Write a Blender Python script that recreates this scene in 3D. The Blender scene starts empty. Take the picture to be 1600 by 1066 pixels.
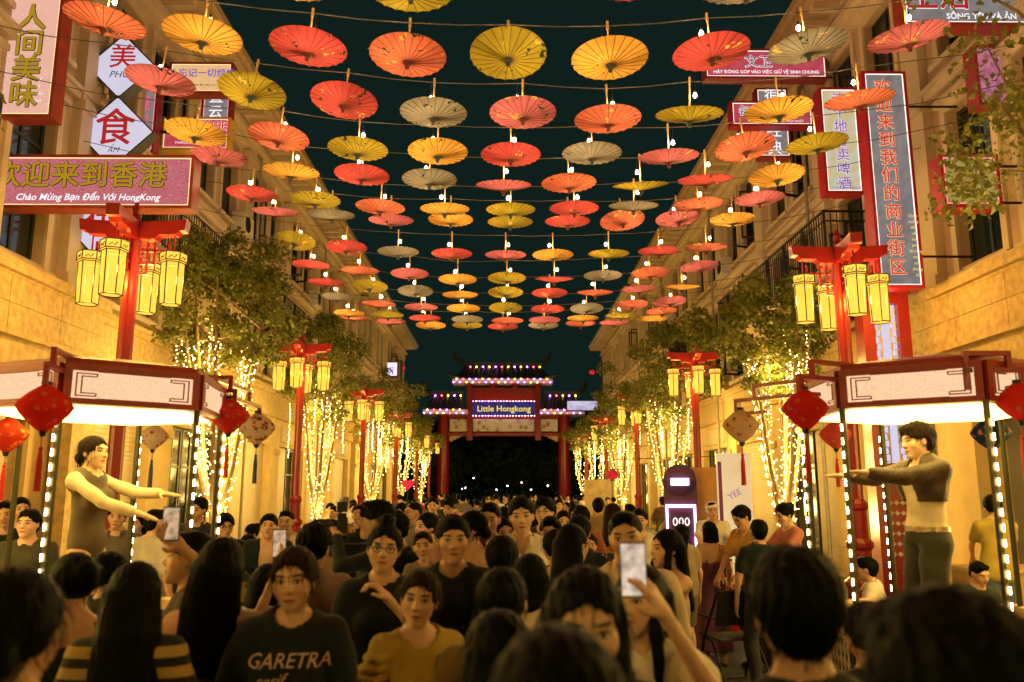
import bpy, math, random
import numpy as np
from mathutils import Vector, Matrix, Euler
R = math.radians
PI = math.pi
S = bpy.context.scene
C = S.collection

# ------------------------------------------------------------------ camera
F = 1280.0                      # focal length in photo pixels (photo 1600 x 1066)
VX, VY = 787.0, 767.0           # where the street's direction vanishes
CAMH = 1.9
pitch = math.atan((VY - 533) / F)
yaw = math.atan((800 - VX) / math.hypot(F, VY - 533))
cd = bpy.data.cameras.new('camera'); cam = bpy.data.objects.new('camera', cd); C.objects.link(cam)
cam.location = (0, 0, CAMH)
cam.rotation_euler = (PI / 2 + pitch, 0, -yaw)
cd.sensor_width = 36; cd.lens = 36 * F / 1600
cd.clip_start = 0.05; cd.clip_end = 600
cd.dof.use_dof = True; cd.dof.focus_distance = 13; cd.dof.aperture_fstop = 2.2
S.camera = cam
CR = Euler(cam.rotation_euler).to_matrix()

def at(px, py, Y):
    """point of the pixel's ray at street depth Y"""
    d = CR @ Vector(((px - 800) / F, -(py - 533) / F, -1))
    return Vector((0, 0, CAMH)) + d * (Y / d.y)

# ------------------------------------------------------------------ night sky
w = bpy.data.worlds.new('World'); S.world = w; w.use_nodes = True
nt = w.node_tree; bg = nt.nodes['Background']
bg.inputs[0].default_value = (0.36, 1.0, 0.80, 1); bg.inputs[1].default_value = 0.0070
S.view_settings.view_transform = 'Standard'; S.view_settings.look = 'None'
S.view_settings.exposure = 1.0; S.view_settings.gamma = 1.0
S.cycles.max_bounces = 6; S.cycles.diffuse_bounces = 3; S.cycles.glossy_bounces = 2
S.cycles.transmission_bounces = 4; S.cycles.transparent_max_bounces = 8
S.cycles.sample_clamp_indirect = 2.5; S.cycles.sample_clamp_direct = 0
S.cycles.caustics_reflective = False; S.cycles.caustics_refractive = False
S.cycles.use_denoising = True
S.cycles.use_light_tree = True

# ------------------------------------------------------------------ materials
MATS = {}
def nmath(nt, op, a, b=None, c=None):
    n = nt.nodes.new('ShaderNodeMath'); n.operation = op
    for i, v in enumerate((a, b, c)):
        if v is None: continue
        if isinstance(v, (int, float)): n.inputs[i].default_value = v
        else: nt.links.new(v, n.inputs[i])
    return n.outputs[0]
def nmix(nt, fac, a, b):
    n = nt.nodes.new('ShaderNodeMix'); n.data_type = 'RGBA'
    for k, v in ((0, fac), (6, a), (7, b)):
        if isinstance(v, (int, float)): n.inputs[k].default_value = v
        elif isinstance(v, tuple): n.inputs[k].default_value = (v + (1,))[:4]
        else: nt.links.new(v, n.inputs[k])
    return n.outputs[2]
def nnoise(nt, scale, detail=4, vec=None, rough=.6):
    n = nt.nodes.new('ShaderNodeTexNoise'); n.inputs['Scale'].default_value = scale
    n.inputs['Detail'].default_value = detail; n.inputs['Roughness'].default_value = rough
    if vec is not None: nt.links.new(vec, n.inputs['Vector'])
    return n.outputs['Fac']
def nramp(nt, fac, stops):
    n = nt.nodes.new('ShaderNodeValToRGB'); cr = n.color_ramp
    while len(cr.elements) < len(stops): cr.elements.new(.5)
    for e, (p, c) in zip(cr.elements, stops):
        e.position = p; e.color = (c + (1,))[:4] if isinstance(c, tuple) else (c, c, c, 1)
    nt.links.new(fac, n.inputs[0]); return n.outputs[0]
def mat(key, col=(.5, .5, .5), rough=.6, metal=0.0, var=.25, scale=3.0, bump=0.0, bscale=40.0, spec=.4, obj=True, sheen=0.0):
    """plain procedural surface: base colour broken up by noise, with fine relief"""
    if key in MATS: return MATS[key]
    m = bpy.data.materials.new(key); m.use_nodes = True; t = m.node_tree
    b = t.nodes['Principled BSDF']
    tc = t.nodes.new('ShaderNodeTexCoord').outputs['Object' if obj else 'Generated']
    f = nnoise(t, scale, 5, tc)
    dk = tuple(c * (1 - var) for c in col); lt = tuple(min(1, c * (1 + var * .6)) for c in col)
    t.links.new(nramp(t, f, [(.3, dk), (.7, lt)]), b.inputs['Base Color'])
    b.inputs['Roughness'].default_value = rough; b.inputs['Metallic'].default_value = metal
    b.inputs['Specular IOR Level'].default_value = spec
    if sheen: b.inputs['Sheen Weight'].default_value = sheen
    if bump:
        bn = t.nodes.new('ShaderNodeBump'); bn.inputs['Strength'].default_value = bump; bn.inputs['Distance'].default_value = .02
        t.links.new(nnoise(t, bscale, 4, tc), bn.inputs['Height']); t.links.new(bn.outputs[0], b.inputs['Normal'])
    MATS[key] = m; return m
def glow(key, col, strength, var=0.0, scale=6.0, col2=None, pick=True):
    """a surface that gives off light (lamp glass, backlit sign face, screen)"""
    if key in MATS: return MATS[key]
    m = bpy.data.materials.new(key); m.use_nodes = True; t = m.node_tree
    t.nodes.remove(t.nodes['Principled BSDF'])
    if strength < 2.4: strength *= .5          # faces meant to read at their own colour under exposure +1
    e = t.nodes.new('ShaderNodeEmission'); e.inputs[0].default_value = (*col, 1); e.inputs[1].default_value = strength
    if var or col2:
        tc = t.nodes.new('ShaderNodeTexCoord').outputs['Object']
        f = nnoise(t, scale, 3, tc)
        t.links.new(nramp(t, f, [(.4, col), (.62, col2 or tuple(c * (1 - var) for c in col))]), e.inputs[0])
    t.links.new(e.outputs[0], t.nodes['Material Output'].inputs[0])
    if not pick: m.cycles.emission_sampling = 'NONE'
    MATS[key] = m; return m

# ------------------------------------------------------------------ mesh helpers
class MB:
    def __init__(s): s.v = []; s.f = []; s.mi = []; s.cur = 0
    def add(s, vs, fs):
        o = len(s.v); s.v += [tuple(v) for v in vs]
        s.f += [tuple(i + o for i in f) for f in fs]; s.mi += [s.cur] * len(fs)
    def box(s, c, d, rot=None):
        x, y, z = d[0] / 2, d[1] / 2, d[2] / 2
        vs = [Vector((a * x, b * y, e * z)) for a in (-1, 1) for b in (-1, 1) for e in (-1, 1)]
        if rot is not None: vs = [rot @ v for v in vs]
        c = Vector(c)
        s.add([v + c for v in vs], [(0, 1, 3, 2), (4, 6, 7, 5), (0, 4, 5, 1), (2, 3, 7, 6), (0, 2, 6, 4), (1, 5, 7, 3)])
    def bx(s, x0, x1, y0, y1, z0, z1):
        s.box(((x0 + x1) / 2, (y0 + y1) / 2, (z0 + z1) / 2), (abs(x1 - x0), abs(y1 - y0), abs(z1 - z0)))
    def tube(s, pts, r, n=6, cap=True):
        pts = [Vector(p) for p in pts]; rs = r if isinstance(r, (list, tuple)) else [r] * len(pts)
        rings = []
        for i, p in enumerate(pts):
            t = (pts[min(i + 1, len(pts) - 1)] - pts[max(i - 1, 0)]).normalized()
            u = t.cross(Vector((0, 0, 1)) if abs(t.z) < .9 else Vector((1, 0, 0))).normalized(); v = t.cross(u)
            rings.append([p + (u * math.cos(2 * PI * k / n) + v * math.sin(2 * PI * k / n)) * rs[i] for k in range(n)])
        vs = [q for g in rings for q in g]; fs = []
        for i in range(len(pts) - 1):
            for k in range(n):
                fs.append((i * n + k, i * n + (k + 1) % n, (i + 1) * n + (k + 1) % n, (i + 1) * n + k))
        if cap: fs += [tuple(range(n))[::-1], tuple((len(pts) - 1) * n + k for k in range(n))]
        s.add(vs, fs)
    def lathe(s, prof, c=(0, 0, 0), n=12, a0=0.0, cap=True):
        vs = []; fs = []
        for r, z in prof:
            vs += [(c[0] + r * math.cos(a0 + 2 * PI * k / n), c[1] + r * math.sin(a0 + 2 * PI * k / n), c[2] + z) for k in range(n)]
        for i in range(len(prof) - 1):
            for k in range(n):
                fs.append((i * n + k, i * n + (k + 1) % n, (i + 1) * n + (k + 1) % n, (i + 1) * n + k))
        if cap: fs += [tuple(range(n))[::-1], tuple((len(prof) - 1) * n + k for k in range(n))]
        s.add(vs, fs)
    def ball(s, c, r, n=8, m=5):
        if not isinstance(r, (tuple, list)): r = (r, r, r)
        vs = [(c[0], c[1], c[2] - r[2])]
        for i in range(1, m):
            a = -PI / 2 + PI * i / m
            vs += [(c[0] + r[0] * math.cos(a) * math.cos(2 * PI * k / n), c[1] + r[1] * math.cos(a) * math.sin(2 * PI * k / n), c[2] + r[2] * math.sin(a)) for k in range(n)]
        vs.append((c[0], c[1], c[2] + r[2])); fs = []
        for k in range(n):
            fs.append((0, 1 + (k + 1) % n, 1 + k)); fs.append((len(vs) - 1, len(vs) - 1 - n + k, len(vs) - 1 - n + (k + 1) % n))
        for i in range(m - 2):
            for k in range(n):
                fs.append((1 + i * n + k, 1 + i * n + (k + 1) % n, 1 + (i + 1) * n + (k + 1) % n, 1 + (i + 1) * n + k))
        s.add(vs, fs)
    def build(s, name, m=None, parent=None, smooth=False, mats=None):
        me = bpy.data.meshes.new(name); me.from_pydata(s.v, [], s.f)
        for q in (mats or ([m] if m else [])): me.materials.append(q)
        if mats: me.polygons.foreach_set('material_index', s.mi)
        if smooth: me.polygons.foreach_set('use_smooth', [True] * len(me.polygons))
        me.update()
        return link(name, me, parent)
def link(name, me, parent=None, loc=None, rz=0):
    o = bpy.data.objects.new(name, me); C.objects.link(o)
    if parent is not None: o.parent = parent
    if loc is not None: o.location = loc
    if rz: o.rotation_euler.z = rz
    return o
def thing(name, label, cat, loc=(0, 0, 0), rz=0, group=None):
    o = link(name, None, None, loc, rz); o['label'] = label; o['category'] = cat
    if group: o['group'] = group
    return o
def tag(o, label, cat, group=None):
    o['label'] = label; o['category'] = cat
    if group: o['group'] = group
    return o
def struct(o): o['kind'] = 'structure'; return o
def stuff(o): o['kind'] = 'stuff'; return o
def copy_tree(o, parent=None):
    c = o.copy(); C.objects.link(c); c.parent = parent
    for ch in list(o.children): copy_tree(ch, c)
    return c
TXT = {}
def text_mesh(body, size, extrude=0.0, shear=0.0, align='CENTER', bold=0.0):
    k = (body, size, extrude, shear, align, bold)
    if k in TXT: return TXT[k]
    cu = bpy.data.curves.new('lettering', 'FONT'); cu.body = body; cu.size = size; cu.extrude = extrude
    cu.align_x = align; cu.align_y = 'CENTER'; cu.shear = shear; cu.resolution_u = 2; cu.offset = bold
    o = bpy.data.objects.new('lettering', cu); C.objects.link(o)
    bpy.context.view_layer.update()
    me = bpy.data.meshes.new_from_object(o.evaluated_get(bpy.context.evaluated_depsgraph_get()))
    bpy.data.objects.remove(o); bpy.data.curves.remove(cu); me.materials.clear()
    TXT[k] = me; return me
# ------------------------------------------------------------------ people: smooth implicit bodies
class Grid:
    def __init__(s, lo, hi, h):
        s.lo = np.array(lo, float); s.h = h
        s.n = np.maximum(4, np.ceil((np.array(hi) - s.lo) / h).astype(int) + 1)
        s.f = np.full(s.n, 1.0, np.float32)
        s.ax = [(s.lo[i] + h * np.arange(s.n[i])).astype(np.float32) for i in range(3)]
    def sl(s, lo, hi, m):
        a = np.clip(np.floor((np.array(lo) - m - s.lo) / s.h).astype(int), 0, s.n)
        b = np.clip(np.ceil((np.array(hi) + m - s.lo) / s.h).astype(int) + 1, 0, s.n)
        if (b <= a).any(): return None
        sl = tuple(slice(a[i], b[i]) for i in range(3))
        return sl, (s.ax[0][sl[0]][:, None, None], s.ax[1][sl[1]][None, :, None], s.ax[2][sl[2]][None, None, :])
    def put(s, p, k, cut=False):
        q = s.sl(p[1], p[2], .05 + k)
        if q is None: return
        sl, X = q; d = p[0](*X); a = s.f[sl]
        if cut:                                    # smooth subtraction
            h = np.clip(.5 - .5 * (a + d) / k, 0, 1); s.f[sl] = a * (1 - h) - d * h + k * h * (1 - h)
        else:
            h = np.clip(.5 + .5 * (d - a) / k, 0, 1); s.f[sl] = d * (1 - h) + a * h - k * h * (1 - h)
def rcone(a, b, ra, rb):
    a = np.array(a, np.float32); b = np.array(b, np.float32); ab = b - a; L = max(float(ab @ ab), 1e-9)
    def d(x, y, z):
        t = np.clip(((x - a[0]) * ab[0] + (y - a[1]) * ab[1] + (z - a[2]) * ab[2]) / L, 0, 1)
        return np.sqrt((x - a[0] - t * ab[0]) ** 2 + (y - a[1] - t * ab[1]) ** 2 + (z - a[2] - t * ab[2]) ** 2) - (ra + (rb - ra) * t)
    r = max(ra, rb); return d, np.minimum(a, b) - r, np.maximum(a, b) + r
def ell(c, r, M=None):
    c = np.array(c, np.float32); r = np.array(r, np.float32); M = np.eye(3) if M is None else np.array(M)
    def d(x, y, z):
        x = x - c[0]; y = y - c[1]; z = z - c[2]
        p = [(M[0][i] * x + M[1][i] * y + M[2][i] * z) / r[i] for i in range(3)]
        k0 = np.sqrt(p[0] ** 2 + p[1] ** 2 + p[2] ** 2)
        k1 = np.sqrt((p[0] / r[0]) ** 2 + (p[1] / r[1]) ** 2 + (p[2] / r[2]) ** 2) + 1e-6
        return k0 * (k0 - 1) / k1
    e = np.sqrt(((M * r) ** 2).sum(1)); return d, c - e, c + e
EDG = [(0, 1), (2, 3), (4, 5), (6, 7), (0, 2), (1, 3), (4, 6), (5, 7), (0, 4), (1, 5), (2, 6), (3, 7)]
def nets(g):
    """surface nets: vertices (n,3) and quads"""
    f = g.f; ins = f < 0
    n = np.array(f.shape) - 1
    cs = [ins[i:n[0] + i, j:n[1] + j, k:n[2] + k] for i in (0, 1) for j in (0, 1) for k in (0, 1)]
    cnt = sum(c.astype(np.int8) for c in cs)
    idx = np.argwhere((cnt > 0) & (cnt < 8))
    if len(idx) == 0: return np.zeros((0, 3)), np.zeros((0, 4), int)
    off = np.array([(i, j, k) for i in (0, 1) for j in (0, 1) for k in (0, 1)])
    vals = np.stack([f[idx[:, 0] + o[0], idx[:, 1] + o[1], idx[:, 2] + o[2]] for o in off], 1)
    acc = np.zeros((len(idx), 3)); num = np.zeros(len(idx))
    for a, b in EDG:
        fa, fb = vals[:, a], vals[:, b]; m = (fa < 0) != (fb < 0)
        t = np.where(m, fa / np.where(m, fa - fb, 1), 0)
        acc += m[:, None] * (off[a] + t[:, None] * (off[b] - off[a])); num += m
    V = g.lo + g.h * (idx + acc / num[:, None])
    vid = np.full(n, -1, np.int64); vid[tuple(idx.T)] = np.arange(len(idx))
    Q = []
    for ax in range(3):
        u, v = (ax + 1) % 3, (ax + 2) % 3
        s0 = [slice(None)] * 3; s1 = [slice(None)] * 3
        s0[ax] = slice(0, -1); s1[ax] = slice(1, None)
        A, B = ins[tuple(s0)], ins[tuple(s1)]
        e = np.argwhere(A != B)
        e = e[(e[:, u] > 0) & (e[:, v] > 0) & (e[:, u] < n[u]) & (e[:, v] < n[v])]
        if not len(e): continue
        fl = A[tuple(e.T)]
        def cell(du, dv):
            c = e.copy(); c[:, u] -= du; c[:, v] -= dv; return vid[tuple(c.T)]
        q = np.stack([cell(1, 1), cell(0, 1), cell(0, 0), cell(1, 0)], 1)
        q[~fl] = q[~fl][:, ::-1]; Q.append(q)
    Q = np.concatenate(Q) if Q else np.zeros((0, 4), int)
    return V, Q[(Q >= 0).all(1)]
def np_mesh(name, parts, m, hp=None):
    V = np.concatenate([p[0] for p in parts]); o = 0; qs = []
    for v, q in parts: qs.append(q + o); o += len(v)
    Q = np.concatenate(qs)
    me = bpy.data.meshes.new(name)
    me.vertices.add(len(V)); me.vertices.foreach_set('co', V.astype(np.float32).ravel())
    me.loops.add(Q.size); me.loops.foreach_set('vertex_index', Q.astype(np.int32).ravel())
    me.polygons.add(len(Q)); me.polygons.foreach_set('loop_start', np.arange(0, Q.size, 4, dtype=np.int32))
    me.polygons.foreach_set('use_smooth', np.ones(len(Q), bool))
    me.update(calc_edges=True); me.materials.append(m)
    if hp is not None:
        a = me.attributes.new('hp', 'FLOAT_VECTOR', 'POINT'); a.data.foreach_set('vector', hp(V).astype(np.float32).ravel())
    return me

def skin_mat(key, col):
    if key in MATS: return MATS[key]
    m = bpy.data.materials.new(key); m.use_nodes = True; t = m.node_tree; b = t.nodes['Principled BSDF']
    at_ = t.nodes.new('ShaderNodeAttribute'); at_.attribute_name = 'hp'
    sp = t.nodes.new('ShaderNodeSeparateXYZ'); t.links.new(at_.outputs['Vector'], sp.inputs[0])
    x, y, z = sp.outputs; ax = nmath(t, 'ABSOLUTE', x)
    front = nmath(t, 'LESS_THAN', y, -.055)
    def blob(cx, cz, rx, rz, soft=.35, slope=0.0):
        u = nmath(t, 'DIVIDE', nmath(t, 'SUBTRACT', ax, cx), rx)
        zz = nmath(t, 'SUBTRACT', z, cz)
        if slope: zz = nmath(t, 'SUBTRACT', zz, nmath(t, 'MULTIPLY', nmath(t, 'SUBTRACT', ax, cx), slope))
        v = nmath(t, 'DIVIDE', zz, rz)
        q = nmath(t, 'ADD', nmath(t, 'MULTIPLY', u, u), nmath(t, 'MULTIPLY', v, v))
        mr = t.nodes.new('ShaderNodeMapRange'); mr.interpolation_type = 'SMOOTHSTEP'
        t.links.new(q, mr.inputs[0]); mr.inputs[1].default_value = 1 + soft; mr.inputs[2].default_value = 1 - soft
        return nmath(t, 'MULTIPLY', mr.outputs[0], front)
    tc = t.nodes.new('ShaderNodeTexCoord').outputs['Object']
    c = nramp(t, nnoise(t, 9, 4, tc), [(.3, tuple(v * .86 for v in col)), (.7, col)])
    c = nmix(t, nmath(t, 'MULTIPLY', blob(.042, -.025, .024, .022, .9), .3), c, (col[0] * .95, col[1] * .6, col[2] * .55))
    c = nmix(t, blob(0, -.0595, .025, .0085, .4), c, (col[0] * .62, col[1] * .30, col[2] * .32))
    c = nmix(t, blob(0, -.0595, .023, .0016, .5), c, (.05, .015, .012))
    c = nmix(t, nmath(t, 'MULTIPLY', blob(.033, .0315, .0215, .0050, .6, .12), .95), c, (.02, .014, .01))
    c = nmix(t, blob(.032, .0085, .0175, .0085, .4), c, (.03, .02, .015))
    c = nmix(t, blob(.032, .0065, .0135, .0045, .4), c, (.62, .57, .52))
    c = nmix(t, blob(.0318, .0068, .0062, .0060, .3), c, (.012, .008, .006))
    c = nmix(t, nmath(t, 'MULTIPLY', blob(.0085, -.0335, .0042, .0028, .5), .8), c, (.06, .02, .015))
    t.links.new(c, b.inputs['Base Color']); b.inputs['Roughness'].default_value = .48
    b.inputs['Subsurface Weight'].default_value = 0.0; b.inputs['Specular IOR Level'].default_value = .35
    MATS[key] = m; return m
def cloth(col, key=None, stripe=None, rough=.85):
    key = key or 'cloth_%d_%d_%d' % tuple(int(c * 255) for c in col)
    if key in MATS: return MATS[key]
    m = mat(key, col, rough, 0, .18, 7, .25, 180, .2, sheen=.15)
    if stripe:
        t = m.node_tree; b = t.nodes['Principled BSDF']
        tc = t.nodes.new('ShaderNodeTexCoord').outputs['Object']; sp = t.nodes.new('ShaderNodeSeparateXYZ'); t.links.new(tc, sp.inputs[0])
        s = nmath(t, 'GREATER_THAN', nmath(t, 'SINE', nmath(t, 'MULTIPLY', sp.outputs[2], stripe[1])), stripe[2])
        t.links.new(nmix(t, s, col, stripe[0]), b.inputs['Base Color'])
    return m
def hair_mat(key, col):
    if key in MATS: return MATS[key]
    m = bpy.data.materials.new(key); m.use_nodes = True; t = m.node_tree; b = t.nodes['Principled BSDF']
    tc = t.nodes.new('ShaderNodeTexCoord').outputs['Object']
    mp = t.nodes.new('ShaderNodeMapping'); mp.inputs['Scale'].default_value = (150, 150, 9); t.links.new(tc, mp.inputs[0])
    n = nnoise(t, 1, 3, mp.outputs[0])
    t.links.new(nramp(t, n, [(.3, tuple(c * .5 for c in col)), (.75, tuple(c * 1.6 for c in col))]), b.inputs['Base Color'])
    b.inputs['Roughness'].default_value = .55; b.inputs['Specular IOR Level'].default_value = .07
    bn = t.nodes.new('ShaderNodeBump'); bn.inputs['Strength'].default_value = .7; bn.inputs['Distance'].default_value = .006
    t.links.new(n, bn.inputs['Height']); t.links.new(bn.outputs[0], b.inputs['Normal'])
    MATS[key] = m; return m
SKINS = [skin_mat('skin_fair', (.72, .46, .31)), skin_mat('skin_tan', (.56, .33, .205)), skin_mat('skin_warm', (.65, .40, .26))]
HAIRS = {'black': hair_mat('hair_black', (.0026, .0042, .0038)), 'brown': hair_mat('hair_brown', (.015, .009, .006)), 'grey': hair_mat('hair_grey', (.18, .17, .15))}

def ik(a, c, l1, l2, pole):
    a = np.array(a, float); c = np.array(c, float); d = c - a; L = np.linalg.norm(d)
    mx = (l1 + l2) * .985
    if L > mx: c = a + d / L * mx; d = c - a; L = mx
    x = (l1 * l1 - l2 * l2 + L * L) / (2 * L); h = math.sqrt(max(l1 * l1 - x * x, 0)); u = d / L
    p = np.array(pole, float); p = p - u * (p @ u); p /= np.linalg.norm(p) + 1e-9
    return a + u * x + p * h, c
def rotm(yw, pt, rl=0):
    return np.array(Euler((pt, rl, yw), 'XYZ').to_matrix())

POSES = {   # wrist targets (right = -x is the person's right when facing -y), elbow poles
    'down': dict(L=((.26, -.05, .84), (.6, .8, 0)), R=((-.26, -.05, .84), (-.6, .8, 0))),
    'down2': dict(L=((.25, -.12, .86), (.6, .8, 0)), R=((-.24, .02, .83), (-.6, .8, 0))),
    'front': dict(L=((.07, -.27, 1.06), (.8, .3, -.6)), R=((-.09, -.26, 1.08), (-.8, .3, -.6))),
    'chin': dict(L=((.05, -.22, 1.02), (.8, .2, -.6)), R=((-.045, -.185, 1.385), (-.6, -.2, -.8))),
    'chinL': dict(R=((-.10, -.24, 1.02), (-.8, .2, -.6)), L=((.03, -.17, 1.37), (.6, -.2, -.8))),
    'phone': dict(L=((.07, -.36, 1.42), (.8, 0, -.7)), R=((-.05, -.36, 1.40), (-.8, 0, -.7))),
    'phoneR': dict(L=((.25, -.05, .86), (.6, .8, 0)), R=((-.13, -.36, 1.58), (-.8, 0, -.7))),
    'phoneL': dict(R=((-.25, -.05, .86), (-.6, .8, 0)), L=((.14, -.33, 1.60), (.8, 0, -.7))),
    'camera': dict(L=((.06, -.27, 1.50), (.8, 0, -.8)), R=((-.10, -.20, 1.52), (-.9, 0, -.6))),
    'reach': dict(L=((.13, -.56, 1.20), (.5, 0, -.8)), R=((-.13, -.54, 1.16), (-.5, 0, -.8))),
    'reach_up': dict(L=((.16, -.56, 1.36), (.5, 0, -.8)), R=((-.14, -.58, 1.34), (-.5, 0, -.8))),
    'lap': dict(L=((.12, -.34, .62), (.8, .4, -.2)), R=((-.12, -.34, .62), (-.8, .4, -.2))),
    'carry': dict(L=((.10, -.25, 1.08), (.8, .3, -.6)), R=((-.02, -.27, 1.15), (-.8, .3, -.6))),
    'work': dict(L=((.14, -.42, 1.00), (.8, .4, -.2)), R=((-.12, -.42, .98), (-.8, .4, -.2))),
}
def wob(seed, amp, fx, fy, fz):
    r = random.Random(seed); p = [r.uniform(0, 6.28) for _ in range(6)]
    def n(x, y, z):
        return amp * (np.sin(fx * x + 2.1 * np.sin(fz * .31 * z + p[0]) + p[1]) + np.sin(fz * z + fx * .6 * x + p[2]) * .8 + np.sin(fy * y + fz * .7 * z + p[3]) * .7)
    return n
def human(H=1.68, fem=False, pose='down', hyaw=0.0, hpitch=0.0, hair='short', haircol='black', skin=0, top=('tee', (.02, .02, .02)), bottom=('trousers', (.03, .03, .04)),
          shoes=(.03, .03, .03), lean=0.0, legs='stand', seed=0, hb=.015, hh=.008, hd=.0062, twist=0.0, hroll=0.0, targets=None, build=1.0, child=False, headk=1.0, collar=False, over=None):
    """returns list of (part name, mesh) and a dict of joints, all in the person's own space (facing -y, feet on z = 0)"""
    rnd = random.Random(seed); s = H / 1.70
    hs = headk * (1.55 if child else 1.0) * (.97 if fem else 1.0)     # head scale against the body
    sw = .155 if fem else .178; bw = build
    hipz = .90
    Rt = rotm(twist, lean)           # torso turned about the hips (lean > 0 = forward)
    piv = np.array((0, 0, hipz))
    drop = 0.0
    if legs == 'sit': drop = .44
    if legs == 'lunge': drop = .10
    if legs == 'bent': drop = .06
    def T(p): return Rt @ (np.array(p, float) - piv) + piv - (0, 0, drop)
    pelvis = T((0, .0, .93))
    # legs
    lg = []
    for sx in (1, -1):
        hp_ = np.array((sx * .088, 0, hipz - .02 - drop)); an = np.array((sx * .105, .03 - .02 * sx * rnd.random(), .075)); pole = (sx * .1, -1, 0)
        if legs == 'sit': an = np.array((sx * .13, -.42, .075))
        if legs == 'walk': an = np.array((sx * .09, .20 * sx + .03, .075 if sx < 0 else .10))
        if legs == 'lunge': an = np.array((sx * .11, -.34 if sx > 0 else .22, .075))
        if legs == 'bent': an = np.array((sx * .12, .06 * sx, .075))
        kn, an = ik(hp_, an, .425, .405, pole); lg.append((hp_, kn, an, sx))
    # arms
    ps = dict(POSES[pose])
    if targets: ps.update(targets)
    am = []; J = {}
    for sx, key in ((1, 'L'), (-1, 'R')):
        sh = T((sx * sw, .015, 1.395)); wt, pole = ps[key]
        wt = np.array(wt, float)
        if legs != 'sit': wt = T(wt) + np.array((0, 0, drop)) * 0
        else: wt = wt
        el, wr = ik(sh, wt, .285, .25, Rt @ np.array(pole)); am.append((sh, el, wr, sx, key))
    nb = T((0, .022, 1.43)); hc = T((0, -.005, 1.475)) + rotm(hyaw + twist, lean * .4 - hpitch * .5) @ np.array((0, -.012, .112 * hs))
    Rh = rotm(hyaw + twist, -hpitch + lean * .3, hroll)
    def hl(p): return hc + Rh @ (np.array(p) * hs)
    k3 = hs; jw = rnd.uniform(.86, 1.16); fl_ = rnd.uniform(.94, 1.07); ck = rnd.uniform(.85, 1.2); nw = rnd.uniform(.85, 1.25); el_ = rnd.uniform(.94, 1.08)
    P = []      # (primitive, smooth k)
    rb = bw
    def tell(c, r, k): P.append((ell(T(c), r, Rt), k))
    tell((0, .005, .945), (.155 * rb * (1.06 if fem else 1), .108 * rb, .115), .03)
    tell((0, 0, 1.09), (.125 * rb if fem else .14 * rb, .088 * rb, .15), .06)
    tell((0, .005, 1.255), (.14 * rb if fem else .162 * rb, .098 * rb, .155), .06)
    if fem:
        for sx in (1, -1): tell((sx * .068, -.078, 1.25), (.056, .05, .06), .03)
    else:
        for sx in (1, -1): tell((sx * .07, -.06, 1.30), (.075, .045, .06), .04)
    P.append((rcone(T((-sw * .84, .018, 1.378)), T((0, .02, 1.40)), .050, .058), .06)); P.append((rcone(T((sw * .84, .018, 1.378)), T((0, .02, 1.40)), .050, .058), .06))
    P.append((rcone(T((-.05, .025, 1.425)), T((.05, .025, 1.425)), .045, .045), .05))
    for a, b, c, sx in lg:
        P.append((rcone(a, b, .088 * rb, .056 * rb), .03)); P.append((rcone(b, c, .054 * rb, .036), .015))
        m_ = b + (c - b) * .3 + np.array((0, .018, 0)); P.append((ell(m_, (.052 * rb, .055 * rb, .12)), .03))
        P.append((rcone(c + (0, .012, -.035), c + (sx * .02, -.15, -.045), .036, .026), .02))
        J['ankle' + ('L' if sx > 0 else 'R')] = c * s
    tk = .9 if fem else 1.0
    for a, b, c, sx, key in am:
        P.append((rcone(a, b, .050 * tk * rb, .038 * tk), .04)); P.append((rcone(b, c, .039 * tk, .026 * tk), .012))
    P.append((rcone(T((0, .02, 1.40)), hl((0, .022, -.045)), .055 if not fem else .049, (.052 if not fem else .046)), .03))
    HP = [(ell(hl((0, .018, .030)), np.array((.0745, .094, .084)) * k3, Rh), .02),
          (ell(hl((0, -.028, -.018)), np.array((.063 * (.5 + .5 * jw), .062, .075 * fl_)) * k3, Rh), .03),
          (rcone(hl((0, -.03, -.045)), hl((0, -.064 if not fem else -.060, -.089 * fl_)), .046 * k3 * jw, (.026 if not fem else .021) * k3 * jw), .028),
          (ell(hl((.042, -.052, -.020)), np.array((.022, .022, .024)) * k3 * ck, Rh), .02), (ell(hl((-.042, -.052, -.020)), np.array((.022, .022, .024)) * k3, Rh), .02),
          (ell(hl((0, -.070, .036)), np.array((.052, .022, .018)) * k3, Rh), .02),
          (rcone(hl((0, -.086, .018)), hl((0, -.101, -.022)), .0075 * k3 * nw, .0125 * k3 * nw), .012),
          (ell(hl((.012, -.092, -.027)), np.array((.008, .010, .007)) * k3, Rh), .006), (ell(hl((-.012, -.092, -.027)), np.array((.008, .010, .007)) * k3, Rh), .006),
          (ell(hl((0, -.083, -.054)), np.array((.023, .013, .0065)) * k3, Rh), .006), (ell(hl((0, -.081, -.066)), np.array((.019, .013, .0075)) * k3, Rh), .006),
          (ell(hl((.074, .012, -.004)), np.array((.010, .019, .031)) * k3, Rh), .01), (ell(hl((-.074, .012, -.004)), np.array((.010, .019, .031)) * k3, Rh), .01)]
    HC = [(ell(hl((.032, -.103, .008)), np.array((.020, .018, .0115)) * k3, Rh), .012), (ell(hl((-.032, -.103, .008)), np.array((.020, .018, .0115)) * k3, Rh), .012)]
    for i in (0, 1): HC.append((ell(hl(((-1) ** i * .030, -.070, .007)), np.array((.0135, .0135, .0105)) * k3, Rh), -1))  # eyeballs, added back
    def head_into(g):
        for p, k in HP: g.put(p, k)
        for p, k in HC:
            if k > 0: g.put(p, k, True)
            else: g.put(p, .004)
    V = []
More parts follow.
